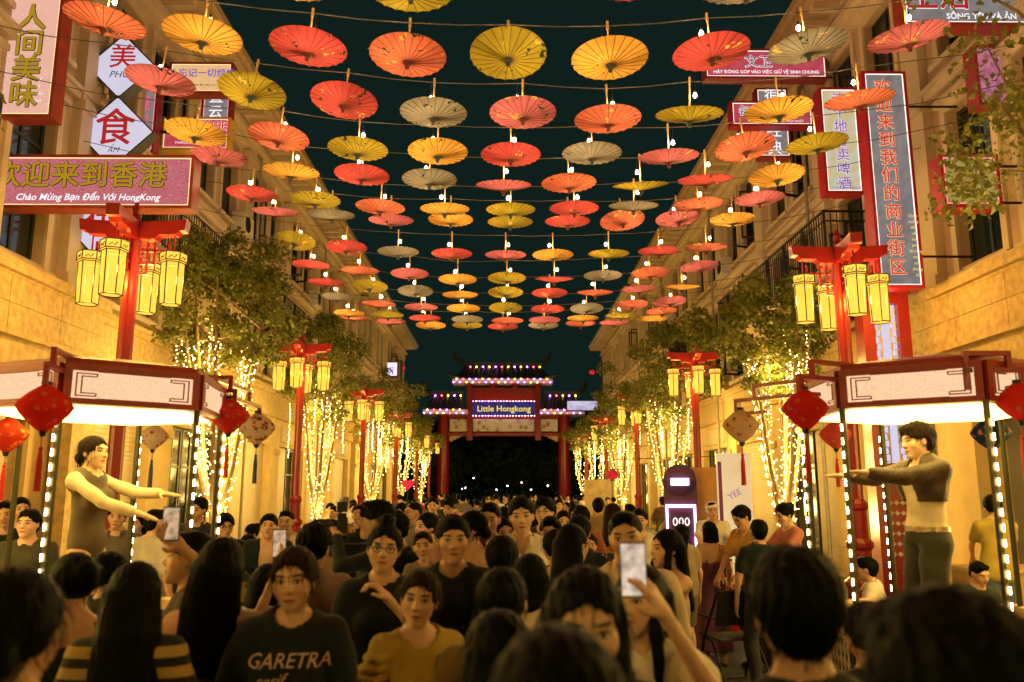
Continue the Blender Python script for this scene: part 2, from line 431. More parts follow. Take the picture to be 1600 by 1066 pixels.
    # body grid
    pts = np.array([p[1] for p, k in P] + [p[2] for p, k in P]); lo = pts.min(0) - .03; hi = pts.max(0) + .03
    lo[2] = max(lo[2], -.02)
    g = Grid(lo, hi, hb)
    for p, k in P: g.put(p, k)
    for p, k in HP[:3]: g.put(p, k)
    for a, b, c, sx, key in am: pass
    body_field = g
    V.append(nets(g))
    if hh:
        p0 = hl((0, 0, 0)); g = Grid(p0 - .155 * hs, p0 + .155 * hs, hh)
        for p, k in P[-1:]: g.put(p, k)
        head_into(g); V.append(nets(g))
    # hands
    if hd:
        for a, b, c, sx, key in am:
            u = (c - b) / np.linalg.norm(c - b)
            side = np.cross(u, (0, 0, 1.0)) if abs(u[2]) < .85 else np.cross(u, (0, -1.0, 0)) * sx
            side /= np.linalg.norm(side); nrm = np.cross(side, u)
            if pose in ('down', 'down2') or (abs(u[2]) >= .85): side, nrm = nrm, side
            inw = -nrm if nrm @ np.array((sx, 0, 0)) > 0 else nrm
            if abs(u[2]) < .85 and nrm[2] > 0: inw = -nrm
            curl = 1.0 if pose.startswith('phone') or pose in ('camera', 'chin', 'chinL', 'front', 'carry', 'work') else .35
            if pose in ('reach', 'reach_up'): curl = .12
            hn = []
            pc = c + u * .055
            hn.append((rcone(c - u * .03, c + u * .02, .026 * tk, .026 * tk), .01))
            for q in (-.026, -.009, .009, .026):
                hn.append((rcone(c + u * .02 + side * q * .6, c + u * .088 + side * q, .0165, .0125), .012))
            for i, q in enumerate((-.029, -.0095, .0095, .028)):
                ln = (.034, .041, .044, .038)[i] if sx > 0 else (.038, .044, .041, .034)[i]
                k0 = c + u * .088 + side * q
                d1 = u * math.cos(curl * .7) + inw * math.sin(curl * .7); k1 = k0 + d1 * ln
                d2 = u * math.cos(curl * 1.7) + inw * math.sin(curl * 1.7); k2 = k1 + d2 * ln * .9
                hn.append((rcone(k0, k1, .0105, .0095), .005)); hn.append((rcone(k1, k2, .0095, .008), .003))
            ts = side if (side @ np.array((-sx, -.4, 0.3)) > 0) else -side
            t0 = c + u * .025 + ts * .022; t1 = t0 + (u * .5 + ts * .75 + inw * .35) * .045; t2 = t1 + (u * .85 + ts * .25 + inw * .45) * .034
            hn.append((rcone(t0, t1, .015, .011), .01)); hn.append((rcone(t1, t2, .011, .0085), .004))
            pp = np.array([p[1] for p, k in hn] + [p[2] for p, k in hn])
            g = Grid(pp.min(0) - .01, pp.max(0) + .01, hd)
            for p, k in hn: g.put(p, k)
            V.append(nets(g)); J['palm' + key] = (c + u * .085 + inw * .022) * s; J['dir' + key] = u
            J['in' + key] = inw
    else:
        for a, b, c, sx, key in am: J['palm' + key] = c * s
    Ri = np.linalg.inv(Rh)
    def hpf(v):
        q = (v / s - hc) @ Ri.T / hs
        far = (np.abs(q) > .16).any(1); q[far] = (0, 9, 0); return q
    V = [(v * s, q) for v, q in V]
    out = [('body', np_mesh('body', V, SKINS[skin], hpf))]
    # ---- clothing
    def grow(p, a): return (lambda *X: p[0](*X) - a), p[1] - a, p[2] + a
    for ti, top_ in enumerate([top] + ([over] if over else [])):
        kind, col = top_[0], top_[1]
        tm = top_[2] if len(top_) > 2 else cloth(col)
        fold = wob(seed + 5, .0035, 26, 22, 31)
        hc_ = hb * (.72 if hb < .0165 else .88 if hb < .022 else .95)
        if kind:
            g = Grid(lo - .03, hi + .03, hc_)
            ex = {'tee': .013, 'shirt': .016, 'tank': .006, 'dress': .008, 'jacket': .02, 'long': .012, 'vest': .009, 'ruffle': .012, 'polo': .014, 'crop': .016, 'fitted': .009, 'fitlong': .008}[kind] + .012 * ti
            hem = {'tee': .84, 'shirt': .80, 'tank': .92, 'jacket': .98, 'long': .86, 'vest': .86, 'ruffle': .92, 'polo': .84, 'dress': .80, 'crop': 1.17, 'fitted': .96, 'fitlong': .9}[kind]
            for p, k in P[:8]: g.put(grow(p, ex), k)
            sl = {'tee': .62, 'shirt': .80, 'tank': 0, 'dress': 0, 'jacket': 1.9, 'long': 1.9, 'vest': 0, 'ruffle': .3, 'polo': .62, 'crop': 1.9, 'fitted': .62, 'fitlong': 1.9}[kind]
            # hanging cloth between chest and hem
            if kind in ('tee', 'shirt', 'polo', 'long', 'jacket'):
                g.put(ell(T((0, .005, 1.02)), (.175 * rb, .128 * rb, .30), Rt), .05)
            for a, b, c, sx, key in am:
                if sl > 0:
                    e1 = a + (b - a) * min(sl, 1.0)
                    g.put(rcone(a, e1, .050 * rb + ex * .5, (.053 if sl < 1 else .045) + ex * .4), .04)
                    if sl > 1: g.put(rcone(b, b + (c - b) * min(.94, sl - 1), .046 + ex * .3, .036 + ex * .3), .012)
                if kind == 'ruffle':
                    for q in range(3): g.put(ell(a + (b - a) * (.12 + .15 * q) + np.array((sx * .012, 0, 0)), (.062 + .006 * q, .085, .026)), .008)
            X, Y, Z = g.ax[0][:, None, None], g.ax[1][None, :, None], g.ax[2][None, None, :]
            g.f += fold(X, Y, Z) * (1.0 if kind != 'tank' else .4)
            # plane cuts in torso space
            iR = Rt.T
            def loc(i): return iR[i][0] * (X - piv[0]) + iR[i][1] * (Y - piv[1]) + iR[i][2] * (Z + drop - piv[2]) + piv[i]
            lz = loc(2); ly = loc(1); lx = loc(0)
            if sl <= 1: g.f = np.maximum(g.f, hem - lz + .004 * np.sin(lx * 40 + seed))
            else: g.f = np.maximum(g.f, np.where(np.abs(lx) < sw + .03, hem - lz, -1))
            nk = {'tank': .095, 'dress': .11, 'ruffle': .085, 'vest': .09}.get(kind, .072)
            neck = np.sqrt(lx ** 2 + (ly + .0) ** 2 + (lz - 1.465) ** 2 * .8) - nk
            g.f = np.maximum(g.f, -neck)
            if kind in ('jacket', 'crop'): g.f = np.maximum(g.f, -(np.maximum(np.abs(lx) - .06 - .05 * np.clip(1.4 - lz, 0, .4), ly + .02)))
            if kind == 'shirt' or collar: g.f = np.maximum(g.f, -(np.maximum(np.abs(lx) - np.clip((lz - 1.31) * .35, 0, .05), ly + .02)))
            if kind in ('tank', 'dress', 'vest'):
                g.f = np.maximum(g.f, np.where(np.abs(lx) > (.125 if kind != 'vest' else .15), lz - 1.30, -1))
                if kind in ('tank', 'dress'): g.f = np.maximum(g.f, np.where((np.abs(lx) < .075) | (np.abs(lx) > .105), lz - (1.30 if kind == 'dress' else 1.36) + np.where(ly > 0, .07 if kind == 'dress' else 0, 0), -1))
            out.append(({'tee': 't_shirt', 'shirt': 'shirt', 'tank': 'tank_top', 'dress': 'dress', 'jacket': 'jacket', 'long': 'long_sleeved_top', 'vest': 'vest', 'ruffle': 'blouse', 'polo': 'polo_shirt', 'crop': 'cropped_jacket', 'fitted': 't_shirt', 'fitlong': 'long_sleeved_top'}[kind], np_mesh('top', [(lambda v: (v[0] * s, v[1]))(nets(g))], tm)))
            if collar or kind in ('shirt', 'polo'):
                g = Grid(T((-.1, -.1, 1.40)) - .06, T((.1, .1, 1.50)) + .06, hc_ * .7)
                for sx in (1, -1):
                    g.put(rcone(T((sx * .05, .05, 1.475)), T((sx * .058, -.045, 1.452)), .016, .017), .012); g.put(rcone(T((sx * .058, -.045, 1.452)), T((sx * .055, -.115, 1.40)), .017, .012), .01)
                g.put(rcone(T((.05, .05, 1.475)), T((-.05, .05, 1.475)), .016, .016), .012)
                out.append(('collar', np_mesh('collar', [(lambda v: (v[0] * s, v[1]))(nets(g))], tm)))
    hc_ = hb * 1.3; kind, col = bottom[0], bottom[1]; fold = wob(seed + 5, .0035, 26, 22, 31)
    if kind:
        bm_ = bottom[2] if len(bottom) > 2 else cloth(col)
        g = Grid(lo - .05, np.array((hi[0] + .05, hi[1] + .05, 1.12)), hc_)
        X, Y, Z = g.ax[0][:, None, None], g.ax[1][None, :, None], g.ax[2][None, None, :]
        g.put(grow(P[0][0], .010), .03)
        if kind in ('trousers', 'shorts', 'briefs', 'tights'):
            e = .014 if kind == 'trousers' else .02 if kind == 'shorts' else .005
            for a, b, c, sx in lg:
                if kind == 'briefs': continue
                kf = .75 if kind == 'shorts' else 1
                g.put(rcone(a, a + (b - a) * kf, .088 * rb + e, (.058 + e * 1.4)), .02)
                if kind != 'shorts':
                    g.put(rcone(b, b + (c - b) * .95, .058 + e, .047 + e), .012); g.put(ell(b + (c - b) * .3 + np.array((0, .018, 0)), (.055 * rb + e, .058 * rb + e, .13)), .03)
            g.f += fold(X, Y, Z)
        else:   # skirt / long dress
            lnz = {'skirt': .45, 'long_skirt': .16}[kind]
            ctr = np.array((0, .0, .95 - drop))
            t = np.clip((.95 - drop - Z) / max(.95 - drop - lnz, .1), 0, 1)
            rr = .155 + .07 * t
            q = np.sqrt((X * .95) ** 2 + (Y * 1.15) ** 2) - rr * rb - .008 * np.sin(np.arctan2(Y, X) * 9 + seed) * t
            q = np.maximum(q, np.maximum(lnz - Z, Z - (1.0 - drop))); g.f = np.minimum(g.f, q)
        wz = {'briefs': 1.0}.get(kind, 1.02)
        g.f = np.maximum(g.f, Z - (wz - drop) - np.where(legs == 'sit', .1, 0))
        if kind == 'briefs': g.f = np.maximum(g.f, (.84 - drop + np.abs(X) * .45) - Z)
        out.append(({'trousers': 'trousers', 'shorts': 'shorts', 'briefs': 'briefs', 'tights': 'tights', 'skirt': 'skirt', 'long_skirt': 'skirt'}[kind], np_mesh('bottom', [(lambda v: (v[0] * s, v[1]))(nets(g))], bm_)))
    if shoes:
        for a, b, c, sx in lg:
            g = Grid(c - (.09, .25, .08), c + (.09, .09, .06), .02)
            g.put(rcone(c + (0, .02, -.03), c + (sx * .018, -.14, -.042), .045, .036), .01); g.put(rcone(c + (0, .015, .005), c + (0, .01, -.03), .04, .044), .01)
            g.f = np.maximum(g.f, -(g.ax[2][None, None, :] - .0))
            out.append(('shoe', np_mesh('shoe', [(lambda v: (v[0] * s, v[1]))(nets(g))], cloth(shoes))))
    # ---- hair
    if hair:
        hm = HAIRS[haircol]; hr = max(hh or .012, .007)
        p0 = hl((0, 0, 0)); ex = .16 * hs
        lo_ = p0 - ex; hi_ = p0 + ex
        if hair in ('long', 'longtail', 'loose'): lo_ = lo_ - (.05, .1, .40); hi_ = hi_ + (.05, .12, 0)
        if hair == 'bob': lo_ = lo_ - (0, 0, .08)
        if hair == 'ponytail': lo_ = lo_ - (.05, .05, .25); hi_ = hi_ + (.05, .14, 0)
        if hair in ('bun', 'lowbun', 'topbun'): hi_ = hi_ + (.04, .1, .06)
        g = Grid(lo_, hi_, hr)
        thick = {'short': .016, 'crew': .006, 'fluffy': .026, 'bald': .003}.get(hair, .014)
        g.put(ell(hl((0, .022, .036)), np.array((.0745 + thick, .094 + thick, .084 + thick * 1.1)) * hs, Rh), .01)
        if hair in ('short', 'fluffy', 'crew'):
            g.put(ell(hl((0, -.045, .098)), np.array((.055, .042, .026)) * hs * (1 if hair != 'fluffy' else 1.2), Rh), .02)
            g.put(ell(hl((0, .062, -.02)), np.array((.062, .045, .062)) * hs, Rh), .02)
        X, Y, Z = g.ax[0][:, None, None], g.ax[1][None, :, None], g.ax[2][None, None, :]
        def hloc(i): return (Ri[i][0] * (X - hc[0]) + Ri[i][1] * (Y - hc[1]) + Ri[i][2] * (Z - hc[2])) / hs
        hx, hy, hz = hloc(0), hloc(1), hloc(2)
        fz = {'crew': .121, 'bald': .124, 'short': .110, 'fluffy': .103, 'bob': .106}.get(hair, .117)
        face = np.sqrt((hx / .070) ** 2 + ((hy + .13) / .118) ** 2 + ((hz + .028) / (fz + .005 * np.sin(hx * 48 + seed) + .005 * np.sin(hx * 117 + seed * 2))) ** 2) - 1
        g.f = np.maximum(g.f, -face * .06 * hs)
        if hair in ('short', 'fluffy', 'crew', 'bald'):
            cut = np.where(hy < .03, -.005 + (.03 - hy) * .35, -.075 + (.0) * hy)
            ear = np.maximum(np.abs(np.abs(hx) - .085) - .03, np.sqrt((hy - .008) ** 2 + (hz + .008) ** 2) - .03)
            g.f = np.maximum(g.f, (cut - hz) * hs); g.f = np.maximum(g.f, -ear * hs)
        else:
            g.f = np.maximum(g.f, (np.where(hy < -.02, -.02, -.085 if hair != 'bob' else -.12) - hz) * hs)
        ang = np.arctan2(hx, hy)
        amp = {'fluffy': .0042, 'crew': .0012, 'bald': .0005, 'short': .0022}.get(hair, .0016)
        g.f += amp * (np.sin(ang * 23 + seed + 3 * np.sin(hz * 30)) + .8 * np.sin(ang * 41 + hz * 60 + seed) + np.sin(hx * 130 + seed) * np.sin(hy * 120))
        extra = []
        bk = Rt @ np.array((0, 1, 0)); dn = np.array((0, 0, -1.0))
        if hair in ('long', 'loose'):
            for i in range(-4, 5):
                a0 = i * .26; r0 = .078
                pA = hl((r0 * math.sin(a0) * 1.05, .03 + r0 * math.cos(a0), .02)); pB = hl((.092 * math.sin(a0), .025 + .075 * math.cos(a0) + .02, -.13)); pB[1] += .0
                pC = pB + dn * (.20 + .05 * rnd.random()) + bk * .035 + np.array((.012 * i, 0, 0)) * .5
                extra += [rcone(pA, pB, .030, .032), rcone(pB, pC, .032, .020)]
        if hair == 'loose':
            for sx in (1, -1):
                pA = hl((sx * .07, -.01, .04)); pB = hl((sx * .083, -.035, -.10)); pC = pB + dn * .20 + np.array((sx * .015, -.02, 0)); extra += [rcone(pA, pB, .022, .024), rcone(pB, pC, .024, .014)]
        if hair == 'bob':
            for i in range(-5, 6):
                a0 = i * .28; extra.append(rcone(hl((.08 * math.sin(a0), .02 + .085 * math.cos(a0), .02)), hl((.088 * math.sin(a0), .02 + .088 * math.cos(a0), -.12)), .026, .022))
        if hair == 'ponytail':
            pA = hl((0, .105, .05)); pB = hl((.01, .155, 0)); pC = hl((.02, .15, -.16)); pD = hl((.03, .13, -.30))
            extra += [rcone(pA, pB, .024, .034), rcone(pB, pC, .036, .032), rcone(pC, pD, .032, .010)]
        if hair == 'bun': extra.append(ell(hl((0, .115, .065)), np.array((.045, .040, .042)) * hs, Rh))
        if hair == 'topbun': extra.append(ell(hl((0, .05, .145)), np.array((.045, .045, .038)) * hs, Rh))
        if hair == 'lowbun': extra.append(ell(hl((0, .12, -.03)), np.array((.045, .042, .042)) * hs, Rh))
        for p in extra: g.put(p, .012)
        if extra: g.f += .002 * np.sin(hx * 260 + 5 * np.sin(hz * 12) + seed)
        hv, hq = nets(g); hpart = [(hv * s, hq)]
        if hb < .031:                                   # loose strands that break the outline
            rg = np.random.default_rng(seed); n_ = (600 if hb < .02 else 200) if hair not in ('bald', 'crew') else 250
            ii = rg.choice(len(hq), n_); P0 = hv[hq[ii]].mean(1); e1 = hv[hq[ii, 2]] - hv[hq[ii, 0]]; e2 = hv[hq[ii, 3]] - hv[hq[ii, 1]]; N0 = np.cross(e1, e2); N0 /= np.linalg.norm(N0, axis=1)[:, None] + 1e-9
            dn_ = np.array((0, -.25, -1.0)) if hair in ('short', 'fluffy', 'crew', 'bald') else np.array((0, .1, -1.0)); fl = dn_ + rg.normal(size=(n_, 3)) * (.5 if hair in ('short', 'fluffy') else .22); fl -= N0 * (fl * N0).sum(1)[:, None] * .9; fl /= np.linalg.norm(fl, axis=1)[:, None] + 1e-9
            ln_ = (.035 if hair in ('short', 'fluffy') else .012 if hair in ('crew', 'bald') else .07) * (.5 + rg.random((n_, 1))); lift = (.55 if hair == 'fluffy' else .30) * rg.random((n_, 1)) ** 2
            P1 = P0 + fl * ln_ * .5 + N0 * ln_ * (lift * .5 + .04); P2 = P0 + fl * ln_ + N0 * ln_ * (lift - .02); W_ = np.cross(fl, N0) * .0016
            sv = np.stack([P0 - W_, P0 + W_, P1 + W_, P1 - W_, P2 + W_ * .3, P2 - W_ * .3], 1).reshape(-1, 3); b0 = np.arange(n_)[:, None] * 6
            sq = np.concatenate([b0 + np.array((0, 1, 2, 3)), b0 + np.array((3, 2, 4, 5))]); hpart.append((sv * s, sq))
        out.append(('hair', np_mesh('hair', hpart, hm)))
    J['head'] = hc * s; J['Rh'] = Rh; J['hs'] = hs * s; J['chest'] = T((0, -.13, 1.25)) * s; J['s'] = s; J['ztop'] = float(max(m.vertices and max(v.co.z for v in m.vertices) or 0 for n, m in out if n == 'hair') if hair else H)
    return out, J
# ------------------------------------------------------------------ shared surfaces
PLASTER = mat('plaster_cream', (.47, .345, .215), .85, 0, .16, 1.2, .35, 30)
PLASTER2 = mat('plaster_peach', (.46, .31, .20), .85, 0, .16, 1.2, .35, 30)
GREYWALL = mat('plaster_grey', (.22, .22, .19), .85, 0, .18, 1.5, .3, 30)
STONE = mat('stone_ochre', (.54, .38, .17), .8, 0, .30, 9, .6, 55)
TRIM = mat('trim_white', (.56, .44, .31), .7, 0, .10, 2, .2, 40)
DARKFRAME = mat('window_frame_dark', (.018, .026, .024), .45, 0, .2, 5, .1, 60)
GLASS = mat('window_glass_dark', (.010, .020, .019), .08, 0, .5, .8, 0, 1, .6)
SHUTTER = mat('shutter_metal', (.50, .40, .25), .5, .2, .14, 3, .15, 60)
IRON = mat('iron_black', (.012, .014, .014), .5, .5, .3, 8, .2, 60)
RED = mat('red_lacquer', (.25, .010, .012), .30, 0, .22, 4, .08, 30, .5)
DARKRED = mat('dark_red_frame', (.28, .028, .026), .4, 0, .25, 6, .1, 40)
SIGNSIDE = mat('sign_side_redbrown', (.26, .035, .022), .45, 0, .25, 5, .1, 40)
WOOD = mat('bamboo', (.50, .32, .13), .55, 0, .25, 20, .1, 80)
BLACK = mat('black_plastic', (.012, .012, .012), .45, 0, .2, 10, .1, 90)
ASPH = mat('asphalt', (.042, .044, .042), .78, 0, .35, 6, .5, 160)
PAVE = mat('paving_stone', (.16, .13, .10), .75, 0, .3, 3, .4, 60)
CHROME = mat('steel', (.45, .45, .42), .3, .9, .15, 5)

# ------------------------------------------------------------------ ground
b = MB(); b.add([(-300, -60, 0), (300, -60, 0), (300, 400, 0), (-300, 400, 0)], [(0, 1, 2, 3)]); struct(b.build('ground', ASPH))
for sx, nm in ((-1, 'pavement_left'), (1, 'pavement_right')):
    b = MB(); x0, x1 = sorted((sx * 4.45, sx * 12)); b.bx(x0, x1, -8, 58.5, .004, .12)
    pv = struct(b.build(nm, PAVE))
    b = MB(); x0, x1 = sorted((sx * 4.28, sx * 4.446)); b.bx(x0, x1, -8, 58.5, .004, .135); b.build('kerb', mat('kerb_stone', (.22, .20, .17), .8, 0, .25, 4, .4, 60), pv)
    # paving slabs, laid with open joints on the near stretch
    sl = MB(); sl.bx(-.29, .29, -.29, .29, 0, .012); sm = None
    n = 0
    for j in range(16):
        for i in range(4):
            if sm is None: o = sl.build('paving_slab', PAVE, pv); sm = o.data
            else: o = link('paving_slab', sm, pv)
            o.location = (sx * (4.80 + i * .6), 7.0 + j * .6, .1203)

# ------------------------------------------------------------------ buildings
FX = 7.2
BL = 4.3
def opening(sx, y, z0, z1, wd, dp, parent, off, kind):
    """window or shutter set back in an opening of the wall"""
    def P(xa, xb, ya, yb, za, zb, m, nm, par, mb=None):
        q = mb or MB(); a, c = sorted((sx * xa, sx * xb)); q.bx(a - off[0], c - off[0], ya - off[1], yb - off[1], za, zb)
        return q
    if kind in ('win', 'winopen', 'door'):
        q = MB(); f = .07
        for (ya, yb, za, zb) in ((y - wd / 2, y - wd / 2 + f, z0, z1), (y + wd / 2 - f, y + wd / 2, z0, z1), (y - wd / 2 + f, y + wd / 2 - f, z0, z0 + f), (y - wd / 2 + f, y + wd / 2 - f, z1 - f, z1), (y - .03, y + .03, z0 + f, z1 - f), (y - wd / 2 + f, y - .03, z0 + (z1 - z0) * .72, z0 + (z1 - z0) * .72 + .05), (y + .03, y + wd / 2 - f, z0 + (z1 - z0) * .72, z0 + (z1 - z0) * .72 + .05)):
            P(FX + dp, FX + dp + .06, ya, yb, za, zb, None, '', None, q)
        w_ = q.build('window' if kind != 'door' else 'door', DARKFRAME, parent)
        for hs_ in (-1, 1):
            ya, yb = sorted((y + hs_ * .03, y + hs_ * (wd / 2 - f)))
            P(FX + dp + .02, FX + dp + .03, ya, yb, z0 + f, z1 - f, None, '', None).build('pane', GLASS, w_)
        if kind == 'winopen':          # casement leaves swung out over the street
            for hs_, ang in ((-1, 1.35), (1, 1.2)):
                q = MB(); lw = wd / 2 - .04; h0 = z0 + .08; h1 = z0 + (z1 - z0) * .72
                for (a0, a1, za, zb) in ((0, .06, h0, h1), (lw - .06, lw, h0, h1), (.06, lw - .06, h0, h0 + .06), (.06, lw - .06, h1 - .06, h1)):
                    q.bx(a0, a1, -.02, .02, za, zb)
                lf = q.build('casement', DARKFRAME, w_)
                lf.location = (sx * (FX + dp - .02) - off[0], y + hs_ * (wd / 2 - .02) - off[1], 0)
                # local +x of the leaf swings from the opening out to the street
                d = Vector((-sx * math.sin(ang), -hs_ * math.cos(ang)))
                lf.rotation_euler.z = math.atan2(d.y, d.x)
    elif kind == 'shutter':
        q = MB(); n = int((z1 - z0) / .09)
        for i in range(n):
            za = z0 + i * .09; P(FX + dp, FX + dp + .035, y - wd / 2, y + wd / 2, za + .006, za + .084, None, '', None, q)
        P(FX + dp + .02, FX + dp + .05, y - wd / 2, y + wd / 2, z0, z1, None, '', None, q)
        q.build('roller_shutter', SHUTTER, parent)
def building(sx, y0, nb, label, pl, balc=(), seed=1, ztop=12.0, kinds=None, gpl=None):
    r = random.Random(seed); y1 = y0 + nb * BL
    e = thing('shophouse', label, 'building', (sx * FX, y0, .12)); off = Vector((sx * FX, y0, .12))
    def mk(nm, boxes, m, par=None):
        q = MB()
        for (xa, xb, ya, yb, za, zb) in boxes:
            a, c = sorted((sx * xa, sx * xb)); q.bx(a - off.x, c - off.x, ya - off.y, yb - off.y, za - off.z, zb - off.z)
        return q.build(nm, m, par or e)
    Z1, Z2 = 4.15, 5.0
    gw = []; uw = []
    for i in range(nb):
        a = y0 + i * BL; c = a + BL / 2
        # ground floor: piers, lintel, infill
        gw += [(FX, FX + .6, a, a + .55, .12, Z1), (FX, FX + .6, a + BL - .55, a + BL, .12, Z1), (FX + .02, FX + .6, a + .55, a + BL - .55, 3.3, Z1)]
        uw += [(FX + .55, FX + .7, a + .5, a + BL - .5, .12, 3.35)]
    mk('ground_floor_wall', gw, gpl or pl); mk('back_wall', uw, mat('shop_back_wall', (.5, .38, .24), .8, 0, .2, 2))
    for i in range(nb):
        a = y0 + i * BL; c = a + BL / 2
        k = (kinds or 'sdsg')[i % len(kinds or 'sdsg')]
        o3 = (off.x, off.y)
        if k == 's': opening(sx, c, .12 - .12 + .02, 3.18, BL - 1.14, .18, e, o3, 'shutter')
        elif k == 'd':
            opening(sx, c - .82, .0, 3.18, 1.5, .2, e, o3, 'shutter'); opening(sx, c + .82, .0, 3.18, 1.5, .2, e, o3, 'door')
        elif k == 'g':
            for q in (-1.05, 0, 1.05): opening(sx, c + q, .0, 3.18, 1.0, .2, e, o3, 'door')
        elif k == 'o': pass
        # recessed panels over the shopfront
        mk('transom_panel', [(FX - .025, FX + .02, a + .75, a + BL - .75, 3.45, 3.95)], TRIM)
        mk('pier_base', [(FX - .06, FX, a - .02 if i else a, a + .6, .12, .75)], STONE); mk('pier_capital', [(FX - .05, FX, a, a + .55, 3.02, 3.18)], STONE)
    # band over the shops
    mk('stone_band', [(FX - .10, FX + .6, y0, y1, Z1, Z2 - .18), (FX - .17, FX + .6, y0, y1, Z2 - .18, Z2 - .08), (FX - .24, FX + .6, y0, y1, Z2 - .08, Z2)], STONE)
    # upper wall with window openings
    ww = 1.15; bx = []
    rows = [(5.35, 7.95), (8.95, ztop - .95)]
    for i in range(nb):
        a = y0 + i * BL
        cs = [a + BL * .30, a + BL * .70]
        ed = [a, cs[0] - ww / 2, cs[0] + ww / 2, cs[1] - ww / 2, cs[1] + ww / 2, a + BL]
        for k in (0, 2, 4): bx.append((FX, FX + .35, ed[k], ed[k + 1], Z2, ztop - .3))
        for c in cs:
            zz = [Z2] + [z for rw in rows for z in rw] + [ztop - .3]
            for k in range(0, len(zz), 2): bx.append((FX + .002, FX + .35, c - ww / 2, c + ww / 2, zz[k], zz[k + 1]))
            for rw in rows:
                opening(sx, c, rw[0] - .12, rw[1] - .12, ww, .16, e, (off.x, off.y), 'winopen' if r.random() < .33 else 'win')
                mk('window_surround', [(FX - .05, FX, c - ww / 2 - .14, c - ww / 2, rw[0] - .1, rw[1] + .14), (FX - .05, FX, c + ww / 2, c + ww / 2 + .14, rw[0] - .1, rw[1] + .14), (FX - .05, FX, c - ww / 2, c + ww / 2, rw[1], rw[1] + .14), (FX - .13, FX, c - ww / 2 - .2, c + ww / 2 + .2, rw[0] - .2, rw[0] - .1), (FX - .12, FX, c - ww / 2 - .2, c + ww / 2 + .2, rw[1] + .14, rw[1] + .24)], TRIM)
    mk('upper_wall', bx, pl)
    mk('inner_wall', [(FX + .5, FX + 5, y0, y1, .13, ztop - .1)], GREYWALL)
    for i in range(nb + 1):
        a = y0 + i * BL; a0 = max(y0, a - .28); a1 = min(y1, a + .28)
        mk('pilaster', [(FX - .16, FX, a0, a1, Z2, ztop - 1.0), (FX - .22, FX, a0 - .03, a1 + .03, ztop - 1.0, ztop - .82), (FX - .22, FX, a0 - .03, a1 + .03, Z2 + .002, Z2 + .35), (FX - .22, FX, a0 - .03, a1 + .03, 8.18, 8.32)], TRIM)
    mk('string_course', [(FX - .12, FX, y0, y1, 8.33, 8.45), (FX - .18, FX, y0, y1, 8.45, 8.53)], TRIM)
    mk('cornice', [(FX - .20, FX + .3, y0, y1, ztop - .78, ztop - .62), (FX - .34, FX + .3, y0, y1, ztop - .62, ztop - .48), (FX - .30, FX + .3, y0 + .05, y1 - .05, ztop - .30, ztop - .20)], TRIM)
    ml = []
    n = int((y1 - y0) / .62)
    mm = None
    for k in range(n):
        yy = y0 + .3 + k * .62
        if mm is None:
            q = MB(); a, c = sorted((sx * (FX - .85) - off.x, sx * FX - off.x)); q.bx(a, c, -.09, .09, ztop - .34 - off.z, ztop - .205 - off.z); o = q.build('bracket', TRIM, e); mm = o.data
        else: o = link('bracket', mm, e)
        o.location.y = yy - off.y
    mk('roof', [(FX - 1.0, FX + 5.2, y0 - .25, y1 + .25, ztop - .20, ztop - .06), (FX - 1.1, FX + 5.2, y0 - .3, y1 + .3, ztop - .06, ztop + .12)], pl)
    # balconies
    for (ya, yb, z0) in balc:
        bl = mk('balcony', [(FX - .95, FX - .05, ya, yb, z0 - .16, z0), (FX - 1.0, FX - .05, ya - .05, yb + .05, z0 - .24, z0 - .16), (FX - .75, FX - .05, ya + .2, ya + .4, z0 - .55, z0 - .24), (FX - .75, FX - .05, yb - .4, yb - .2, z0 - .55, z0 - .24)], TRIM)
        q = MB(); o2 = off
        def T_(x, y, z): return (sx * x - o2.x, y - o2.y, z - o2.z)
        for zz in (z0 + .1, z0 + .95, z0 + 1.15):
            q.tube([T_(FX - .05, ya + .04, zz), T_(FX - .88, ya + .04, zz), T_(FX - .88, yb - .04, zz), T_(FX - .05, yb - .04, zz)], .026 if zz > z0 + 1 else .018, 5)
        k = 0; yy = ya + .04
        while yy < yb:
            q.tube([T_(FX - .88, yy, z0), T_(FX - .88, yy, z0 + 1.13)], .013 if k % 9 else .03, 4); yy += .13; k += 1
        for xx in np.arange(.1, .85, .13): q.tube([T_(FX - xx, ya + .04, z0 + .1), T_(FX - xx, ya + .04, z0 + 1.12)], .013, 4)
        q.build('railing', IRON, bl)
    return e, mk
GROUNDP = mat('plaster_yellow', (.62, .45, .20), .8, 0, .18, 1.5, .3, 35)
bL, mkL = building(-1, 0.2, 9, 'long cream shophouse row with open casements and projecting stone shopfront, on the grey-shuttered side', PLASTER, [(14.2, 18.2, 6.3), (23, 26.5, 6.3)], 3, 12.0, 'sdssgsds', GROUNDP)
bR, mkR = building(1, 0.2, 9, 'long peach shophouse row with wrought iron balconies, behind the food stall', PLASTER2, [(15.4, 23.6, 6.2), (28, 31, 6.2)], 8, 12.0, 'gooddsgd', GROUNDP)
bL2, _ = building(-1, 40.2, 4, 'short grey and cream shophouse with a lit purple sign, next to the gate', mat('plaster_greycream', (.40, .38, .32), .85, 0, .16, 1.2, .35, 30), [(50, 53, 6.2)], 5, 12.0, 'sdgs', GROUNDP)
bR2, _ = building(1, 40.6, 4, 'short pale shophouse with a red corner pillar, next to the gate', mat('plaster_pale', (.60, .50, .42), .85, 0, .16, 1.2, .35, 30), [], 6, 12.0, 'dsgs', GROUNDP)
